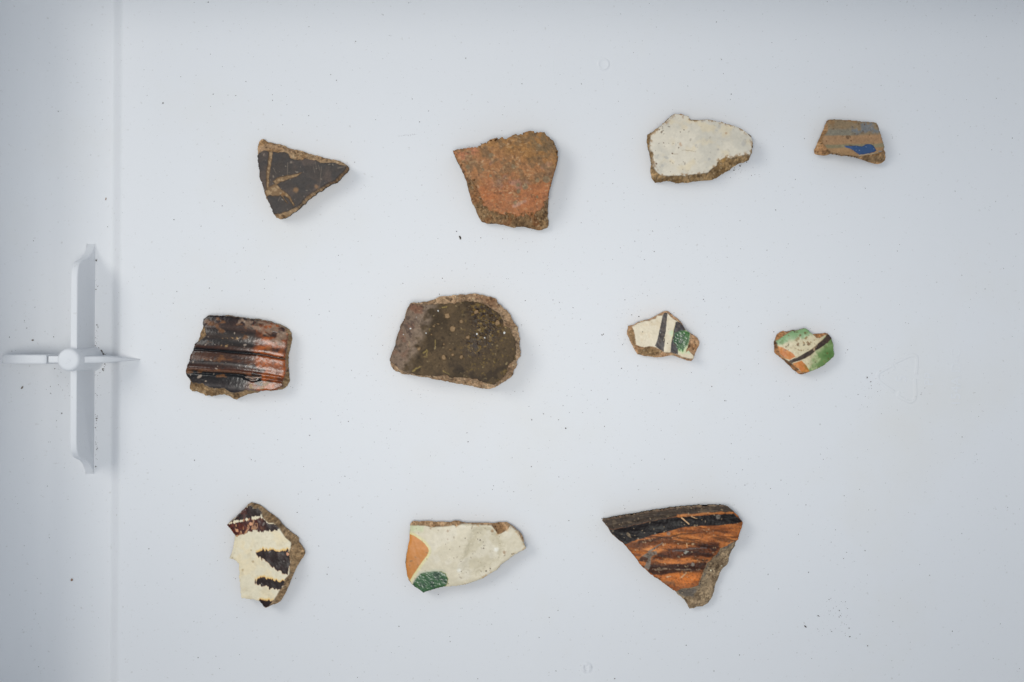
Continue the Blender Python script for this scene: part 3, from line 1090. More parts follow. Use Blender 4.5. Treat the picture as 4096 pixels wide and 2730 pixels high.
# ---- 6 large olive-brown sherd
O6 = [(410,222),(550,212),(680,190),(760,160),(830,125),(950,128),(1080,98),(1200,102),(1280,88),(1400,98),(1540,125),(1650,150),(1690,220),(1760,290),(1850,380),(1900,470),(1970,570),(1990,660),(2005,760),(2005,880),(2020,1000),(1970,1080),(1940,1180),(1890,1300),(1790,1380),(1680,1450),(1550,1495),(1400,1475),(1200,1430),(1050,1405),(900,1380),(750,1345),(550,1305),(400,1290),(270,1275),(180,1230),(110,1160),(90,1080),(120,960),(170,830),(200,700),(250,560),(300,450),(340,340),(370,260)]
G6 = [(415,232),(640,255),(850,245),(1050,235),(1200,205),(1440,225),(1560,300),(1680,360),(1760,480),(1770,560),(1850,590),(1900,700),(1945,800),(1945,950),(1940,1060),(1830,1130),(1820,1230),(1740,1340),(1620,1420),(1480,1390),(1380,1340),(1200,1320),(980,1310),(950,1270),(800,1295),(500,1282),(300,1225),(170,1130),(98,1060),(180,850),(220,680),(320,450),(375,290)]


def paint6(F):
    clay(F, (178, 144, 108), (150, 118, 86))
    F.put((136, 92, 64), 0.55 * inside(F.sd([(1250, 100), (1680, 160), (1700, 330), (1560, 280), (1440, 200)], 0.5), 0.8))
    F.clay_c = base((112, 88, 60))
    g = inside(F.sdG, 0.12)
    F.put((84, 69, 51), g, 0.48)
    F.put((66, 55, 42), g * sstep(0, 0.6, F.n(7, 1)) * 0.8)
    F.put((96, 78, 56), g * sstep(0.1, 0.7, F.n(5, 2)) * 0.7)
    q = F.X + 0.42 * (F.Y - 700)        # runs parallel to the left edge
    left = sstep(560, 420, q + 30 * F.n(3, 3)) * g
    F.put((126, 106, 90), left * 0.85, 0.45)  # sheen of the sloping left side, painted as a paler tone
    F.put((140, 120, 102), g * 0.7 * sstep(150, 30, np.abs(q - 520)) * sstep(-0.5, 0.4, F.n(3, 4)))  # painted sheen along the break of slope
    F.put((116, 72, 52), left * 0.6 * inside(F.sd([(410, 240), (590, 270), (580, 380), (480, 400), (400, 320)], 0.6), 0.8))
    F.put((126, 90, 72), left * 0.5 * sstep(0.2, 0.7, F.n(2.5, 5)))
    F.put((74, 62, 58), left * 0.6 * sstep(0.2, 0.6, F.n(1.4, 6)))
    ol = inside(F.sd([(1230, 250), (1480, 240), (1640, 380), (1740, 500), (1720, 650), (1600, 860), (1450, 1000), (1200, 980), (1150, 880), (1350, 640), (1280, 450)], 1.2), 2.0) * g
    F.put((60, 45, 12), ol * 0.9 * sstep(-0.9, -0.1, F.n(3, 7)), 0.3)
    F.put((42, 31, 10), ol * 0.8 * sstep(0.1, 0.5, F.n(1.6, 8)))
    F.put((132, 102, 38), ol * 0.6 * sstep(0.35, 0.75, F.n(0.9, 9)))
    F.put((128, 104, 50), g * 0.5 * sstep(0.5, 0.8, F.n(0.8, 19)) * sstep(1000, 1400, F.X))
    F.put((56, 48, 42), g * 0.7 * sstep(0.0, 0.5, F.n(4, 10)) * sstep(950, 1250, F.Y) * sstep(700, 1000, F.X))
    F.put((150, 128, 70), g * 0.75 * inside(np.minimum.reduce([F.line([(775, 770), (770, 900)], 10, 8), F.line([(600, 950), (660, 920), (640, 990)], 22, 10, 0.3), F.line([(460, 1220), (560, 1160)], 30, 10, 0.4), F.line([(880, 290), (940, 285)], 20, 10, 0.3), F.line([(690, 640), (685, 600)], 8, 5), F.line([(600, 1010), (660, 1015)], 8, 6), F.line([(890, 1220), (980, 1270)], 12, 8)]), 0.15))
    grains = [(950, 420, 36), (1150, 500, 24), (1030, 610, 40), (900, 1020, 32), (1155, 1020, 26), (750, 575, 14), (1370, 360, 28), (1680, 520, 36), (1250, 730, 28), (540, 890, 24), (815, 535, 12), (995, 915, 18), (1030, 990, 16), (720, 690, 12), (900, 830, 18)]
    gr = F.spots(grains, 0.2)
    F.put((150, 122, 90), g * gr * 0.9, 0.8)
    F.specks((176, 152, 108), 0.36, 0.70, 11, g, 0.5)
    F.specks((50, 42, 34), 0.6, 0.55, 12, g, 0.6)
    F.put((225, 225, 220), g * 0.9 * F.spots([(640, 668, 9), (408, 602, 9), (1778, 668, 14), (1495, 735, 9), (815, 345, 7), (500, 430, 8), (310, 690, 8), (1380, 680, 9)], 0.06))
    F.vary(0.20, 0.8, 13, g)
    F.vary(0.16, 0.35, 14, g)
    F.H += g * (0.022 * F.n(0.9, 15) + 0.012 * F.n(0.4, 16, 2)) + 0.35 * gr * g - 0.0 * left
    F.H -= g * 0.006 * np.maximum(520 - q, 0)
    F.H += g * 0.04 * ol * F.n(0.9, 17)
    return {"glaze": F.sdG}


build_sherd("olive_glazed_sherd", "large dark olive brown speckled sherd in the centre of the middle row", (1530, 1150), 3.647, O6, G6, 12.0, paint6,
            [("clay_body", None, CLAY, None), ("olive_glaze", "glaze", OLIVE, None)], 6, fall=0.62, dome=1.0)

# ---- 7 cream sherd with black stripes and green
O7 = [(165,545),(300,515),(420,450),(600,395),(740,365),(880,290),(1000,220),(1100,160),(1180,150),(1250,185),(1350,290),(1480,370),(1540,430),(1600,530),(1640,640),(1760,710),(1880,790),(2000,880),(2045,960),(2040,1040),(1980,1150),(1920,1280),(1870,1400),(1820,1470),(1750,1460),(1600,1420),(1500,1385),(1380,1330),(1250,1330),(1080,1360),(920,1380),(750,1365),(580,1340),(410,1295),(330,1170),(250,1030),(190,890),(135,770),(135,680),(155,600)]
G7 = [(240,570),(420,470),(610,420),(700,420),(760,370),(860,360),(900,280),(1020,280),(1090,210),(1170,215),(1230,300),(1320,380),(1420,430),(1500,470),(1600,590),(1640,660),(1760,740),(1740,900),(1720,1010),(1680,1130),(1640,1250),(1720,1190),(1760,1250),(1860,1340),(1850,1410),(1700,1400),(1560,1370),(1430,1300),(1300,1260),(1080,1240),(980,1180),(870,1110),(700,1085),(560,1110),(440,1090),(350,1050),(330,900),(310,740)]
S7a = [(1090,205),(1175,215),(1150,400),(1130,600),(1130,700),(1100,800),(1100,900),(1085,1060),(1072,1230),(980,1180),(900,1120),(840,1070),(890,950),(920,820),(960,640),(1010,420),(1040,290)]
S7b = [(1380,460),(1460,425),(1540,480),(1610,600),(1640,660),(1500,720),(1440,900),(1440,1100),(1440,1290),(1240,1250),(1270,980),(1310,800),(1330,650)]
G7g = [(1345,720),(1560,670),(1640,660),(1755,750),(1740,900),(1710,1000),(1640,1110),(1560,1240),(1470,1200),(1440,1160),(1400,1080),(1330,960)]


def paint7(F):
    clay(F, (188, 146, 106), (168, 124, 84))
    F.put((134, 108, 74), 0.85 * inside(np.minimum(F.sd([(140, 650), (290, 660), (330, 900), (340, 1080), (250, 1030)], 0.3), F.sd([(420, 1180), (700, 1090), (980, 1180), (960, 1300), (800, 1360), (420, 1290)], 0.3)), 0.6))
    F.clay_c = base((140, 108, 74))
    g = inside(F.sdG, 0.08)
    F.put((216, 202, 174), g, 0.35)
    F.put((206, 186, 152), g * 0.6 * sstep(0.0, 0.7, F.n(3, 1)))
    sg = F.sd(G7g, 0.25)
    F.put((186, 206, 150), g * 0.9 * inside(sg - 0.6, 0.9))
    F.put((186, 212, 170), g * 0.7 * F.spots([(1280, 740, 60), (1700, 1230, 50)], 0.8))
    sa = F.sd(S7a, 0.08)
    sb = F.sd(S7b, 0.08)
    F.put((170, 150, 40), g * 0.8 * inside(np.abs(sb) - 0.12, 0.25) * sstep(1400, 1330, F.X) * sstep(380, 450, F.Y) * sstep(1050, 900, F.Y))
    F.put((62, 55, 54), g * inside(sa, 0.1), 0.3)
    F.put((58, 54, 56), g * inside(sb, 0.12), 0.3)
    dark = inside(np.minimum(sa, sb), 0.1) * g
    F.put((84, 72, 64), dark * 0.7 * sstep(0.1, 0.6, F.n(1.2, 2)))
    gm = inside(sg, 0.35) * g
    F.put((54, 92, 56), gm * 0.92, 0.3)
    F.put((62, 112, 46), gm * 0.85 * inside(F.sd([(1560, 690), (1640, 670), (1755, 750), (1730, 860), (1600, 820)], 0.5), 0.6))
    F.put((92, 150, 70), gm * 0.7 * inside(F.line([(1480, 1180), (1590, 1230)], 70, 40), 0.5))
    F.put((36, 48, 46), gm * 0.6 * sstep(0.0, 0.5, F.n(1.6, 3)))
    F.put((150, 176, 150), (gm + 0.4 * dark * sstep(1250, 1300, F.X)) * 0.2 * sstep(0.45, 0.9, F.n(0.5, 4)))
    F.put((70, 52, 40), g * 0.8 * F.spots([(420, 522, 9), (518, 712, 8), (780, 680, 9), (755, 468, 7), (1188, 632, 9), (1170, 1010, 7), (480, 985, 6)], 0.08))
    F.put((196, 176, 146), g * 0.7 * inside(np.minimum(F.line([(720, 430), (690, 600), (600, 900), (540, 1080)], 8, 6), F.line([(860, 740), (700, 750)], 6, 5)), 0.1) * (1 - dark) * (1 - gm))
    F.put((208, 190, 158), g * inside(F.line([(1130, 790), (1060, 930)], 40, 12), 0.1) * 0.9)
    F.specks((190, 186, 176), 0.4, 0.76, 5, dark * (1 - gm), 0.5)
    F.specks((26, 22, 24), 0.5, 0.6, 6, dark, 0.6)
    F.vary(0.04, 1.2, 7, g)
    F.H += g * 0.04 * F.n(2.5, 9) + 0.05 * gm * F.n(0.6, 10)
    return {"glaze": F.sdG, "s": np.maximum(sa, F.sdG), "s2": np.maximum(np.maximum(sb, F.sdG), -sg), "green": np.maximum(sg, F.sdG)}


build_sherd("striped_sherd", "small cream sherd with upright black stripes and a dark green patch", (2490, 1220), 6.532, O7, G7, 6.5, paint7,
            [("clay_body", None, CLAY, None), ("cream_glaze", "glaze", GLAZE, None), ("black_stripe", "s", GLAZE, "cream_glaze"), ("black_stripe", "s2", GLAZE, "cream_glaze"), ("green_splash", "green", SHINY, "cream_glaze")], 7, fall=0.6, rough_out=0.14, glaze_warp=0.1)

# ---- 8 green, orange, cream sherd with a dark band
O8 = [(155,520),(200,430),(240,330),(310,270),(400,235),(500,245),(590,225),(650,200),(740,215),(850,180),(970,155),(1040,215),(1100,280),(1180,330),(1290,305),(1430,305),(1550,285),(1620,310),(1680,390),(1730,490),(1735,620),(1745,760),(1765,870),(1740,950),(1660,1040),(1560,1110),(1450,1200),(1330,1260),(1200,1320),(1060,1370),(930,1420),(840,1420),(750,1360),(650,1270),(550,1170),(450,1070),(330,960),(220,880),(160,810),(150,680)]
G8 = [(172,510),(380,370),(520,280),(600,240),(740,220),(970,162),(1050,230),(1180,345),(1250,420),(1350,430),(1530,330),(1600,335),(1680,430),(1728,620),(1738,760),(1757,870),(1732,945),(1440,1195),(1200,1305),(1060,1358),(870,1372),(790,1300),(700,1220),(620,1150),(500,1060),(400,990),(280,890),(230,760),(200,650)]
S8 = [(500,1080),(540,1030),(720,960),(850,890),(1050,780),(1200,670),(1370,520),(1500,400),(1540,318),(1640,345),(1685,430),(1560,560),(1400,670),(1220,780),(1100,890),(950,980),(820,1040),(640,1090),(580,1130)]
R8a = [(200,652),(350,690),(500,780),(620,860),(685,945),(520,1022),(400,985),(290,890),(235,790)]
R8b = [(615,1120),(850,1050),(940,1140),(1010,1230),(1075,1335),(1000,1365),(870,1372),(800,1310),(760,1250),(640,1190)]


def paint8(F):
    clay(F, (168, 116, 70), (112, 78, 48))
    F.clay_c = base((104, 78, 52))
    F.specks((60, 40, 28), 0.8, 0.3, 40, 1.0, 0.6)
    g = inside(F.sdG, 0.1)
    F.put((208, 194, 158), g, 0.38)
    ss = F.sd(S8, 0.12)
    above = sstep(-10, 40, -(F.Y - (1090 - 0.72 * (F.X - 500))))
    ga = sstep(300, -40, (F.Y - 300) + 0.28 * (F.X - 700) - 140 * (F.X < 0) + 50 * F.n(2, 1))
    F.put((150, 176, 132), g * above * sstep(0, 0.6, ga))
    F.put((124, 158, 108), g * above * sstep(0.4, 1.0, ga))
    F.put((118, 150, 96), g * above * 0.9 * inside(F.sd([(180, 520), (330, 470), (380, 560), (330, 620), (210, 600)], 0.4), 0.5))
    gb = sstep(40, 220, (F.X - 930) * 0.55 + (F.Y - 1000) * 0.35 + 30 * F.n(2, 2)) * (1 - above)
    F.put((150, 170, 112), g * gb * 0.8)
    F.put((106, 136, 78), g * gb * sstep(-0.4, 0.5, F.n(2.5, 3) + 0.7 * sstep(1000, 1500, F.X) - 0.5 * inside(F.sd([(1500, 640), (1740, 520), (1730, 700), (1560, 740)], 0.6), 1)))
    F.put((82, 118, 60), g * gb * 0.8 * inside(F.sd([(1450, 800), (1700, 780), (1750, 880), (1600, 1050), (1450, 980)], 0.6), 1.0))
    so = np.minimum(F.sd(R8a, 0.1), F.sd(R8b, 0.1))
    F.put((196, 116, 48), g * inside(so, 0.15))
    F.put((160, 112, 26), g * 0.9 * inside(F.line([(960, 1180), (1020, 1290), (880, 1340)], 90, 30, 0.3), 0.4) * inside(so, 0.2))
    F.put((208, 138, 66), g * 0.6 * inside(so, 0.15) * sstep(0.1, 0.6, F.n(1.5, 14)))
    sm = inside(ss, 0.1) * g
    F.put((74, 60, 50), sm, 0.4)
    F.put((56, 46, 44), sm * 0.7 * sstep(0, 0.5, F.n(1.2, 4)))
    F.put((150, 110, 50), g * 0.6 * inside(np.abs(ss) - 0.08, 0.2) * sstep(0.0, 0.5, F.n(1.2, 5)))
    F.specks((178, 150, 116), 0.45, 0.6, 6, sm, 0.8)
    dirt = g * (1 - sm)
    mid = inside(F.sd([(650, 560), (1000, 260), (1150, 380), (1250, 480), (1000, 740), (700, 850)], 1.0), 1.2)
    F.put((140, 100, 48), dirt * 0.75 * sstep(0.35, 0.6, F.n(0.8, 7)) * (0.25 + 0.75 * mid))
    F.specks((80, 66, 40), 0.4, 0.6, 8, dirt, 0.8)
    F.put((110, 70, 30), dirt * 0.8 * F.spots([(800, 360, 30), (945, 300, 26), (1040, 590, 40), (490, 355, 22), (735, 590, 36), (425, 670, 18), (1550, 840, 18), (1580, 1000, 18)], 0.25))
    F.vary(0.08, 0.8, 9, g)
    F.H += g * 0.05 * F.n(1.5, 10)
    return {"glaze": F.sdG, "s": np.maximum(ss, F.sdG), "o": np.maximum(so, F.sdG)}


build_sherd("banded_sherd", "smallest sherd, green and orange with a slanting dark band, end of the middle row", (3080, 1290), 6.818, O8, G8, 6.0, paint8,
            [("clay_body", None, CLAY, None), ("green_cream_glaze", "glaze", GLAZE, None), ("orange_paint", "o", GLAZE, "green_cream_glaze"), ("dark_band", "s", GLAZE, "green_cream_glaze")], 8, fall=0.6, rough_out=0.14, glaze_warp=0.1, dome=0.8)

# ---- 9 cream sherd with feathered black marks
O9 = [(65,370),(95,335),(150,290),(210,240),(270,180),(330,110),(370,85),(420,95),(480,120),(540,165),(600,215),(680,265),(740,315),(780,375),(840,430),(900,480),(960,525),(1015,570),(1020,630),(1060,680),(1095,740),(1105,790),(1070,850),(1020,920),(970,1020),(930,1110),(890,1210),(850,1300),(800,1400),(770,1450),(700,1485),(620,1500),(585,1503),(545,1450),(505,1410),(440,1390),(350,1380),(265,1372),(250,1280),(240,1150),(235,1000),(225,900),(190,860),(140,840),(95,830),(95,790),(130,750),(145,690),(165,590),(150,490),(120,450),(80,410)]
G9 = [(70,370),(200,250),(330,125),(390,108),(440,155),(490,148),(540,195),(545,260),(640,345),(700,345),(780,415),(820,480),(860,540),(945,610),(940,680),(915,740),(935,880),(915,1050),(860,1110),(840,1200),(790,1260),(750,1330),(690,1420),(630,1490),(585,1500),(505,1410),(440,1390),(265,1370),(240,1150),(225,900),(190,860),(98,828),(135,750),(170,590),(180,520),(130,450)]
D9 = [[(100,330),(200,250),(330,130),(390,110),(440,155),(490,150),(545,195),(510,240),(420,265),(330,290),(210,310),(130,335)],
      [(75,370),(140,345),(270,325),(400,290),(480,290),(560,280),(640,345),(700,345),(785,415),(760,445),(700,440),(600,452),(480,432),(400,448),(330,482),(200,540),(150,480),(90,410)],
      [(450,742),(560,708),(740,722),(910,712),(930,800),(940,900),(890,1055),(780,990),(700,930),(610,880),(540,820),(470,790)],
      [(455,1150),(470,1110),(580,1090),(720,1125),(855,1155),(795,1260),(680,1235),(560,1190),(470,1175)],
      [(500,1408),(600,1395),(705,1400),(650,1490),(585,1505)]]


def paint9(F):
    clay(F, (160, 130, 94), (138, 110, 78))
    F.clay_c = base((128, 100, 68))
    g = inside(F.sdG, 0.09)
    F.put((222, 210, 180), g, 0.33)
    F.put((228, 208, 166), g * 0.6 * sstep(0.0, 0.7, F.n(4, 1)))
    F.put((205, 190, 158), g * 0.5 * sstep(0.2, 0.8, F.n(2, 2)))
    # feathered edges: the brush bled in little upright teeth
    teeth = 0.95 * F.n(0.62, 3, 2, sx=1.0, sy=6.0)
    sds = []
    X0, Y0_ = F.X, F.Y
    for k, p in enumerate(D9):
        d = F.sd(p, 0.06, 0.6, k)
        d = d + teeth * sstep(-1.5, 0.4, d) * 0.75
        sds.append(d)
    for k, (cy) in ((2, 690), (3, 1090), (4, 1385)):
        up = np.array(D9[k], float)
        sh = F._sd(up + np.array([0, -26]), F.X, F.Y) * F.mmpp + 0.5 * teeth
        F.put((232, 186, 84), g * 0.85 * inside(sh, 0.55))
        F.put((178, 96, 30), g * 0.8 * inside(sds[k] - 0.12, 0.22))
    for k in (0, 1):
        F.put((120, 62, 30), g * 0.7 * inside(sds[k] - 0.08, 0.15))
    for k, d in enumerate(sds):
        F.put((46, 36, 34) if k != 1 else (70, 34, 24), g * inside(d, 0.12), 0.25)
    F.put((40, 30, 30), g * inside(sds[1], 0.12) * sstep(480, 650, F.X) * 0.85)
    F.put((62, 44, 42), g * inside(np.minimum(sds[0], sds[2]), 0.12) * 0.5 * sstep(0, 0.6, F.n(1.5, 4)))
    mott = inside(sds[1], 0.1) * g * sstep(620, 350, F.X)
    F.put((206, 150, 104), mott * 0.85 * sstep(0.38, 0.6, F.n(1.3, 5, 2, sx=0.7, sy=1.3)))
    F.put((110, 46, 20), mott * 0.6 * sstep(0.1, 0.5, F.n(1.0, 6)))
    F.put((92, 40, 20), g * inside(sds[0], 0.1) * 0.6 * sstep(0.2, 0.5, F.n(1.2, 7)) * sstep(420, 280, F.X))
    F.put((214, 150, 108), g * F.spots([(895, 770, 20), (210, 450, 20), (400, 360, 24)], 0.12))
    F.specks((170, 160, 150), 0.4, 0.76, 8, g * inside(np.minimum.reduce(sds), 0.1), 0.6)
    F.put((170, 140, 90), g * 0.6 * F.spots([(425, 870, 14), (400, 715, 8), (285, 985, 16), (145, 820, 12)], 0.25))
    F.vary(0.04, 1.0, 9, g)
    F.H += g * 0.04 * F.n(3, 10)
    return {"glaze": F.sdG, **{"d%d" % k: np.maximum(d, F.sdG) for k, d in enumerate(sds)}}


build_sherd("feathered_sherd", "upright cream sherd with feathered black brush marks, leftmost of the bottom row", (890, 1990), 3.409, O9, G9, 7.5, paint9,
            [("clay_body", None, CLAY, None), ("cream_glaze", "glaze", GLAZE, None)] + [("black_mark", "d%d" % k, GLAZE, "cream_glaze") for k in range(5)], 9, fall=0.72, rough_out=0.14, glaze_warp=0.1)

# ---- 10 long cream sherd with orange and green
O10 = [(175,180),(200,135),(240,122),(330,135),(500,122),(600,138),(730,142),(870,145),(950,118),(1060,122),(1110,150),(1250,158),(1450,155),(1620,165),(1750,148),(1870,142),(1950,175),(2010,220),(2100,290),(2150,340),(2190,420),(2205,510),(2240,590),(2235,610),(2180,640),(2130,675),(2020,720),(1920,800),(1800,880),(1720,980),(1580,1060),(1440,1140),(1300,1190),(1160,1235),(1000,1260),(870,1270),(780,1275),(640,1310),(520,1345),(420,1385),(360,1350),(280,1290),(200,1230),(145,1180),(110,1050),(90,880),(100,750),(125,600),(160,480),(172,330)]
G10 = [(178,182),(450,188),(560,215),(780,200),(960,180),(1000,205),(1060,170),(1110,157),(1620,180),(1690,270),(1740,345),(1810,320),(1900,260),(1960,195),(2010,235),(2100,305),(2140,380),(2200,500),(2240,590),(2180,632),(2100,668),(2020,716),(1920,796),(1800,876),(1720,976),(1580,1056),(1440,1136),(1300,1187),(1160,1232),(1000,1257),(870,1268),(780,1273),(640,1308),(520,1343),(420,1382),(300,1298),(205,1225),(180,1160),(130,1100),(105,900),(115,740),(140,580),(174,340)]
R10 = [(168,335),(250,360),(350,430),(440,500),(500,580),(515,640),(480,720),(400,820),(330,920),(250,1040),(180,1155),(130,1080),(100,900),(112,740),(135,580)]
E10 = [(240,1200),(300,1100),(360,1040),(480,1010),(620,1000),(740,1000),(810,1040),(855,1130),(840,1210),(790,1275),(640,1312),(520,1347),(420,1388),(300,1300),(225,1240)]


def paint10(F):
    clay(F, (176, 140, 102), (142, 108, 74))
    F.clay_c = base((134, 104, 72))
    g = inside(F.sdG, 0.08)
    F.put((206, 194, 166), g, 0.36)
    facet = inside(F.sd([(1340, 240), (1600, 200), (1760, 380), (1820, 560), (1700, 820), (1400, 1040), (1100, 1000), (1180, 640)], 0.6), 1.8)
    F.put((192, 180, 150), g * facet * 0.9)
    F.put((216, 206, 184), g * 0.5 * sstep(0.1, 0.7, F.n(4, 1)))
    F.put((232, 228, 214), g * 0.8 * F.spots([(1715, 610, 38), (1050, 980, 30)], 0.6))
    so = F.sd(R10, 0.05)
    sg = F.sd(E10, 0.12)
    F.put((216, 206, 140), g * 0.9 * inside(so - 0.8, 0.8))
    F.put((188, 194, 150), g * 0.75 * inside(F.sd([(180, 180), (420, 190), (420, 280), (180, 290)], 0.4), 0.8))
    F.put((172, 182, 158), g * 0.8 * inside(sg - 0.5, 0.9) * sstep(1100, 980, F.Y + 0 * F.X))
    F.put((170, 160, 60), g * 0.9 * inside(sg - 0.15, 0.35) * sstep(600, 800, F.X))
    F.put((204, 128, 50), g * inside(so, 0.15), 0.35)
    F.put((188, 118, 44), g * inside(so, 0.15) * 0.7 * sstep(500, 900, F.Y))
    gm = inside(sg, 0.3) * g
    F.put((60, 96, 62), gm, 0.3)
    F.put((60, 96, 48), gm * 0.7 * sstep(0.0, 0.5, F.n(2.5, 2)))
    F.put((38, 58, 48), gm * 0.7 * sstep(0.1, 0.6, F.n(1.5, 3)))
    F.put((110, 140, 116), gm * 0.25 * sstep(0.5, 0.8, F.n(0.5, 4)))
    spot = [(1635, 345, 12), (1430, 440, 12), (1378, 428, 8), (1480, 475, 7), (1485, 590, 9), (1490, 540, 7), (960, 760, 8), (1410, 690, 8), (1300, 685, 6), (1090, 995, 9), (1530, 990, 16), (1605, 945, 12), (1580, 1075, 14), (1265, 1205, 10), (1690, 555, 6), (855, 1215, 8), (1160, 410, 6), (890, 610, 6), (330, 322, 6), (1990, 690, 7), (2020, 685, 7), (2000, 500, 6)]
    F.put((92, 72, 46), g * 0.85 * F.spots(spot, 0.08))
    F.put((150, 108, 62), g * 0.7 * F.spots([(1855, 660, 26), (850, 280, 16), (850, 430, 14), (1640, 280, 24), (540, 235, 16)], 0.3))
    F.specks((120, 96, 62), 0.38, 0.7, 5, g * (1 - gm), 0.7)
    F.put((190, 150, 96), g * 0.6 * sstep(-1.2, -0.2, F.sdG) * sstep(0.2, 0.6, F.n(1.2, 6)) * sstep(900, 1300, F.X))
    F.vary(0.05, 1.2, 7, g)
    F.H += g * (0.05 * F.n(3.5, 9)) - 0.35 * facet * g + 0.04 * gm * F.n(0.6, 10)
    return {"glaze": F.sdG, "o": np.maximum(so, F.sdG), "g": np.maximum(sg, F.sdG)}


build_sherd("painted_sherd", "long cream sherd with an orange patch and dark green blot at its left end", (1600, 2060), 4.440, O10, G10, 7.0, paint10,
            [("clay_body", None, CLAY, None), ("cream_glaze", "glaze", GLAZE, None), ("orange_paint", "o", GLAZE, "cream_glaze"), ("green_blot", "g", SHINY, "cream_glaze")], 10, fall=0.45, rough_out=0.13, glaze_warp=0.1, lift=1.2, undercut=2.6, dome=0.6)

# ---- 11 striped rim sherd
O11 = [(65,285),(90,268),(250,240),(450,205),(700,165),(900,130),(1100,105),(1300,90),(1500,78),(1650,78),(1780,88),(1830,135),(1900,200),(1960,270),(1985,320),(1975,370),(1945,430),(1925,490),(1920,560),(1895,600),(1890,640),(1850,700),(1820,760),(1800,850),(1780,910),(1720,960),(1680,1030),(1650,1110),(1615,1190),(1600,1280),(1560,1370),(1530,1410),(1450,1470),(1360,1480),(1330,1505),(1270,1500),(1240,1450),(1200,1390),(1120,1320),(1060,1250),(970,1190),(870,1110),(800,1070),(720,1010),(640,940),(560,850),(480,740),(400,650),(340,590),(290,540),(220,500),(180,440),(120,350)]
G11 = [(66,284),(250,242),(700,167),(1100,107),(1500,80),(1780,90),(1900,202),(1982,320),(1940,430),(1918,545),(1830,580),(1720,640),(1650,670),(1620,740),(1560,790),(1490,850),(1450,930),(1420,1000),(1390,1080),(1360,1160),(1260,1195),(1130,1200),(1060,1245),(970,1188),(870,1108),(720,1008),(640,938),(560,848),(400,648),(290,538),(220,490),(120,348)]


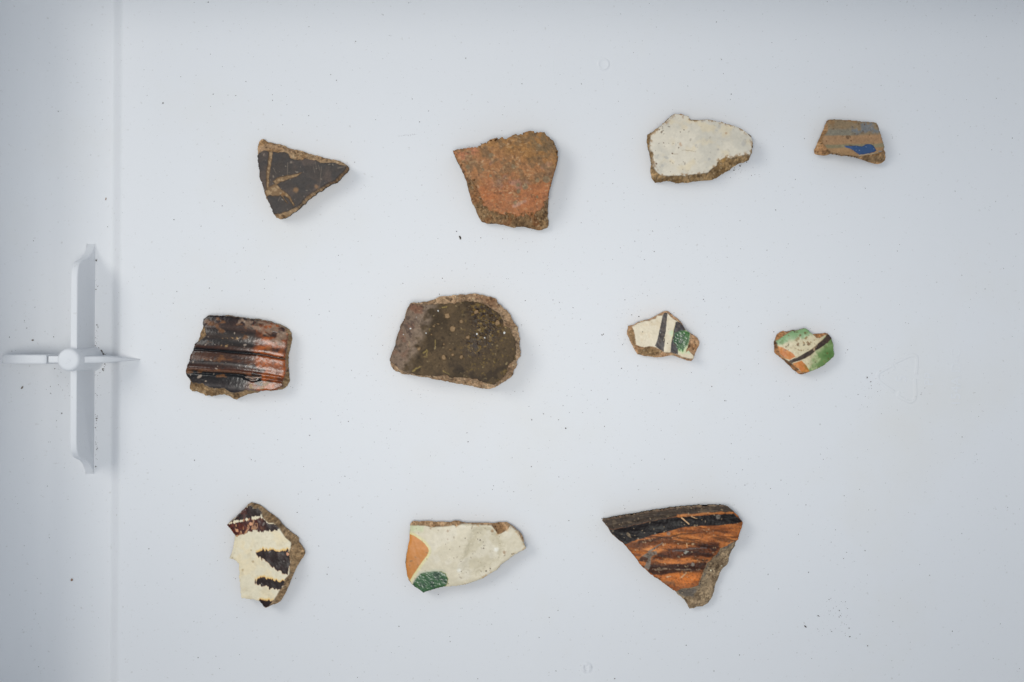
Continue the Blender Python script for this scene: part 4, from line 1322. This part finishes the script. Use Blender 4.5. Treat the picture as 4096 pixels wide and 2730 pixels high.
def paint11(F):
    clay(F, (146, 124, 96), (124, 104, 80))
    F.clay_c = base((112, 94, 72))
    F.put((112, 108, 102), 0.8 * inside(F.line([(1880, 560), (1650, 690), (1480, 860), (1400, 1080), (1330, 1200)], 60, 90, 0.3), 0.5) * sstep(-0.5, 0.3, F.n(2, 31)))
    F.put((104, 98, 92), 0.8 * inside(F.sd([(1060, 1230), (1340, 1200), (1330, 1320), (1180, 1340)], 0.5), 0.6))
    F.put((230, 215, 180), F.spots([(1548, 970, 12), (1700, 915, 8)], 0.1))
    g = inside(F.sdG, 0.12)
    wob = 9 * F.n(4, 1, sx=3, ang=0.13)
    Y = F.Y + wob
    F.put((186, 108, 46), g, 0.45)
    F.put((206, 132, 66), g * 0.6 * sstep(0.15, 0.6, F.n(1.4, 21, 3, sx=5, ang=0.13)))
    F.put((80, 46, 28), g * 0.8 * sstep(0.1, 0.55, F.n(1.2, 22, 3, sx=7, ang=0.13)))
    F.put((150, 82, 36), g * 0.7 * sstep(0.0, 0.6, F.n(2.0, 2, sx=4, ang=0.13)))
    st = lambda pts, w0, w1=None: F.line(pts, w0, w1, 0.3, 2.0)
    F.put((96, 56, 34), g * 0.75 * inside(st([(430, 650), (700, 590), (1000, 560)], 110, 30), 0.7))
    F.put((60, 40, 32), g * 0.85 * inside(st([(560, 575), (850, 520), (1150, 465), (1500, 430)], 46, 10), 0.4))
    F.put((84, 44, 26), g * 0.6 * inside(st([(1100, 420), (1500, 420), (1800, 380)], 50, 20), 0.5))
    d2 = F.sd([(800, 725), (1000, 680), (1300, 625), (1560, 580), (1650, 600), (1650, 680), (1560, 755), (1200, 770), (900, 800), (740, 820), (730, 780)], 0.4, 2.0)
    F.put((56, 36, 30), g * 0.92 * inside(d2 + 0.5 * F.n(1.6, 24, 3, sx=7, ang=0.1), 0.7))
    F.put((120, 62, 28), g * 0.6 * inside(d2, 0.4) * sstep(0.0, 0.5, F.n(1.5, 3, sx=2.5, ang=0.1)))
    F.put((120, 108, 104), g * 0.6 * inside(st([(1020, 690), (1300, 665), (1480, 650)], 18, 12), 0.2))
    d3 = F.sd([(720, 880), (1000, 885), (1250, 850), (1490, 835), (1440, 960), (1150, 980), (900, 1015), (740, 1020), (680, 960)], 0.35, 2.0)
    F.put((58, 38, 32), g * 0.95 * inside(d3 + 0.4 * F.n(1.5, 25, 3, sx=7, ang=0.03), 0.55))
    F.put((150, 124, 100), g * 0.75 * inside(st([(740, 942), (1060, 938), (1400, 948)], 20, 16), 0.15) * sstep(-0.4, 0.2, F.n(1, 4)))
    F.put((48, 32, 28), g * 0.9 * inside(st([(590, 810), (690, 785)], 70, 50), 0.3))
    F.put((206, 112, 36), g * 0.8 * inside(F.sd([(800, 1030), (1400, 980), (1370, 1090), (1250, 1130), (950, 1090)], 0.4), 0.6))
    F.put((120, 86, 62), g * 0.7 * inside(st([(900, 1130), (1040, 1120)], 60, 40), 0.5))
    # black band and grey-brown rim
    blk = F.sd([(150, 400), (200, 405), (450, 350), (900, 250), (1200, 215), (1850, 185), (1975, 300), (1900, 322), (1600, 345), (1200, 360), (1000, 415), (700, 490), (520, 550), (375, 605), (280, 540), (200, 480)], 0.18, 2.0)
    F.put((36, 31, 29), g * inside(blk, 0.2), 0.45)
    F.put((70, 68, 64), g * inside(blk, 0.2) * 0.5 * sstep(0.2, 0.7, F.n(1.2, 5, sx=3, ang=0.15)))
    rim = F.sd([(40, 285), (90, 255), (700, 150), (1100, 90), (1500, 60), (1800, 70), (1860, 165), (1500, 178), (1150, 212), (900, 250), (450, 350), (200, 405), (150, 400)], 0.2, 2.0)
    F.put((74, 61, 50), g * inside(rim, 0.25), 0.6)
    F.put((70, 58, 48), g * inside(rim, 0.25) * 0.6 * sstep(0, 0.5, F.n(1.3, 6, sx=4, ang=0.15)))
    F.put((116, 98, 76), g * inside(rim, 0.25) * 0.6 * sstep(0.3, 0.7, F.n(1.3, 7, sx=2)))
    F.put((190, 118, 58), g * 0.9 * inside(st([(1090, 212), (1400, 188), (1650, 172), (1830, 160)], 32, 14), 0.25))
    # wear
    F.put((128, 118, 106), g * 0.9 * inside(np.minimum.reduce([F.sd([(600, 760), (700, 700), (800, 700), (800, 730), (730, 780), (715, 900), (690, 945), (630, 910), (690, 800), (640, 770)], 0.25), F.line([(700, 700), (880, 580)], 30, 10)]), 0.15), 0.85)
    F.put((212, 168, 120), g * 0.9 * inside(np.minimum.reduce([F.line([(1140, 240), (1240, 325)], 18, 14, 0.06), F.line([(1270, 220), (1350, 250)], 10, 8, 0.06), F.line([(1140, 1050), (1205, 985)], 20, 10, 0.06), F.line([(1210, 590), (1215, 640)], 14, 10, 0.06), F.line([(940, 1045), (990, 1035)], 18, 14, 0.06)]), 0.1))
    F.put((170, 165, 150), g * 0.9 * inside(F.sd([(1165, 715), (1200, 685), (1240, 695), (1190, 735)], 0.06), 0.1))
    F.put((140, 132, 120), g * 0.6 * F.spots([(965, 455, 26), (785, 455, 14), (1640, 230, 30), (1290, 870, 24)], 0.2))
    F.vary(0.26, 0.9, 8, g, sx=4, ang=0.12)
    F.vary(0.20, 0.4, 9, g)
    F.specks((200, 170, 130), 0.34, 0.66, 10, g, 0.55)
    F.specks((34, 22, 18), 0.42, 0.10, 11, g, 0.6)
    v = F.Y + 0.12 * (F.X - 1000) * sstep(1500, 300, F.X)
    F.H += g * 0.22 * F.n(2.2, 12, 2, sx=12, ang=0.13)
    F.H += g * (0.5 * np.exp(-((F.sd([(66, 284), (700, 167), (1500, 80), (1780, 90), (1800, 140), (1100, 170), (700, 220), (120, 345)], 0) / 0.9) ** 2)))
    F.H += -0.25 * inside(blk + 1.2, 1.2) * g
    F.H += 0.05 * F.n(0.7, 13) * g
    return {"glaze": F.sdG, "rim": np.maximum(rim, F.sdG), "blk": np.maximum(np.maximum(blk, F.sdG), -rim)}


build_sherd("rim_sherd", "triangular rim sherd streaked orange and black, rightmost of the bottom row", (2390, 2000), 3.408, O11, G11, 7.5, paint11,
            [("clay_body", None, CLAY, None), ("orange_streaked_glaze", "glaze", DULL, None), ("black_band", "blk", DULL, "orange_streaked_glaze"), ("rim", "rim", SLIP, "orange_streaked_glaze")], 11, fall=0.5, dome=0.8, rough_out=0.16)

# ------------------------------------------------------------------ grit and crumbs
GRIT = plain_material("dark_grit", (0.075, 0.06, 0.047), 0.95)
DUST = plain_material("grey_brown_crumb", (0.20, 0.165, 0.13), 0.95)
CRUMB = plain_material("brown_crumb", (0.32, 0.19, 0.12), 0.95)


def blob(verts, faces, x, y, z, r, ex=1.0, ang=0.0):
    s = len(verts)
    ca, sa = math.cos(ang), math.sin(ang)
    for (a, b, c) in ((1, 0, 0), (0, 1, 0), (-1, 0, 0), (0, -1, 0), (0, 0, 1), (0, 0, -0.6)):
        k = r * random.uniform(0.7, 1.2)
        px_, py_, pz_ = a * k * ex, b * k, c * k * 0.8
        verts.append((x + ca * px_ - sa * py_, y + sa * px_ + ca * py_, z + r * 0.4 + pz_))
    for t in ((0, 1, 4), (1, 2, 4), (2, 3, 4), (3, 0, 4), (1, 0, 5), (2, 1, 5), (3, 2, 5), (0, 3, 5)):
        faces.append(tuple(s + i for i in t))


gv, gf = [], []
rs = random.Random(5)


def floor_z(x):
    return float(np.interp(-x, [-p[0] for p in prof], [p[1] for p in prof]))


def add_grain(px, py, r, ex=1.0, ang=None, z=None):
    x, y = ground(px, py)
    zz = floor_z(x) if z is None else z
    s = (DIST - zz) / DIST
    x, y = x * s, y * s
    zz = floor_z(x) if z is None else z
    blob(gv, gf, x, y, zz, r, ex, rs.uniform(0, 6.28) if ang is None else ang)


for _ in range(2600):
    px, py = rs.uniform(-80, 4180), rs.uniform(-60, 2800)
    add_grain(px, py, min(0.06 * math.exp(rs.gauss(0, 0.55)), 0.2), rs.uniform(1, 1.6))
# denser dust in the middle of the floor
for _ in range(1100):
    add_grain(rs.gauss(2300, 700), rs.gauss(1500, 520), min(0.06 * math.exp(rs.gauss(0, 0.5)), 0.18), rs.uniform(1, 1.6))
big = [(652, 413, .5), (1346, 322, .38), (943, 383, .3), (1649, 397, .3), (2088, 336, .38), (2263, 1714, .55), (1872, 1768, .5), (3082, 1955, .32), (2960, 884, .3), (2451, 1039, .22), (3280, 1697, .35), (3438, 1958, .3), (857, 806, .32), (778, 1842, .38), (1236, 108, .3), (2751, 345, .3), (3940, 1157, .3), (233, 446, .42), (2830, 2466, .3), (1533, 61, .28), (2127, 1680, .42), (2234, 1680, .38), (3234, 2290, .36), (3374, 2235, .34), (3470, 2584, .5), (3460, 2203, .42), (2960, 664, .65), (2949, 657, .4), (2936, 682, .5), (2986, 650, .4), (2950, 640, .3), (1753, 2379, .4), (2499, 2036, .3), (764, 1960, .35), (2970, 1880, .3), (410, 480, .3), (1090, 380, .25), (3095, 1328, .4), (2490, 1380, .3), (3390, 1400, .3)]
for px, py, r in big:
    add_grain(px, py, r * 0.55, rs.uniform(1, 1.5))
for cx_, cy_, sx_, sy_, n_ in ((3350, 2450, 34, 48, 34), (2960, 690, 40, 26, 26), (3370, 2520, 30, 20, 8), (3475, 1560, 25, 60, 26), (250, 1580, 30, 90, 26), (2500, 1290, 40, 50, 20), (420, 1490, 24, 60, 10)):
    for _ in range(n_):
        add_grain(rs.gauss(cx_, sx_), rs.gauss(cy_, sy_), min(0.10 * math.exp(rs.gauss(0, 0.5)), 0.32), rs.uniform(1, 1.8))
# dirt caught along the foot of the long fin
for yc, sy_, n_ in ((30, 3, 10), (21, 2, 5), (2, 3, 16), (-14, 4, 14), (-23, 2, 6), (-31, 3, 14), (-41, 3, 16), (-49, 1.5, 5)):
    for _ in range(n_):
        blob(gv, gf, PXC + 1.9 + abs(rs.gauss(0, 0.6)), min(36, max(-53, rs.gauss(yc, sy_))), CH, min(0.10 * math.exp(rs.gauss(0, 0.6)), 0.36), rs.uniform(1, 2.2), rs.uniform(0, 6))
for _ in range(46):
    a = rs.uniform(-1.3, 1.3)
    blob(gv, gf, PXC + (5.6 + abs(rs.gauss(0, .4))) * math.cos(a), PYC + (5.6 + abs(rs.gauss(0, .4))) * math.sin(a), CH, min(0.15 * math.exp(rs.gauss(0, 0.5)), 0.4), 1.3, rs.uniform(0, 6))
for k in range(26):
    add_grain(1592 + k * 2.9 + rs.uniform(-1, 1), 545 - k * 0.25 + rs.uniform(-2, 2), rs.uniform(0.04, 0.085), 1.6, 0.1)
grit = mesh_obj("dirt_grains", gv, gf, GRIT, None, smooth=False)
grit.data.validate()
grit["kind"] = "stuff"
grit["label"] = "dark specks of soil scattered over the white tray"


def crumb(name, label, px, py, r, ex, ang, mat, z=None):
    x, y = ground(px, py)
    zz = floor_z(x)
    s = (DIST - zz) / DIST
    x, y = x * s, y * s
    zz = floor_z(x) if z is None else z
    rr = random.Random(int(px))
    vs2, fs2 = [], []
    nu, nv = 10, 6
    ca, sa = math.cos(ang), math.sin(ang)
    for j in range(nv + 1):
        th = math.pi * j / nv
        for i in range(nu):
            ph = 2 * math.pi * i / nu
            k = r * (0.8 + 0.35 * rr.random())
            a, b, c = k * ex * math.sin(th) * math.cos(ph), k * math.sin(th) * math.sin(ph), k * 0.7 * math.cos(th)
            b += 0.25 * r * ex * (a / (r * ex)) ** 2
            vs2.append((ca * a - sa * b, sa * a + ca * b, max(c + r * 0.55, 0.02)))
    for j in range(nv):
        for i in range(nu):
            i2 = (i + 1) % nu
            fs2.append((j * nu + i, (j + 1) * nu + i, (j + 1) * nu + i2, j * nu + i2))
    o = mesh_obj(name, vs2, fs2, mat, None)
    o.location = (x * MM, y * MM, zz * MM)
    o["label"] = label
    o["category"] = "crumb"
    o["group"] = "soil crumbs on the tray"
    return o


crumb("soil_crumb", "reddish brown crumb in the channel near the bottom left", 288, 2320, 0.42, 1.3, 1.2, CRUMB)
crumb("soil_crumb", "thin curled dark crumb in the channel below the crossed rib", 90, 1552, 0.30, 2.6, 0.8, DUST)
crumb("soil_crumb", "short dark crumb in the channel just above the horizontal fin", 133, 1362, 0.32, 1.6, 0.0, DUST)
crumb("soil_crumb", "black seed-like crumb just below the orange brown sherd", 1841, 951, 0.36, 2.2, 1.9, GRIT)
crumb("soil_crumb", "thin black crumb on the floor right of the rim sherd", 3221, 2507, 0.26, 2.4, -0.7, GRIT)
crumb("soil_crumb", "pale brown crumb on the step edge at upper left", 424, 797, 0.20, 3.0, 1.3, CRUMB)
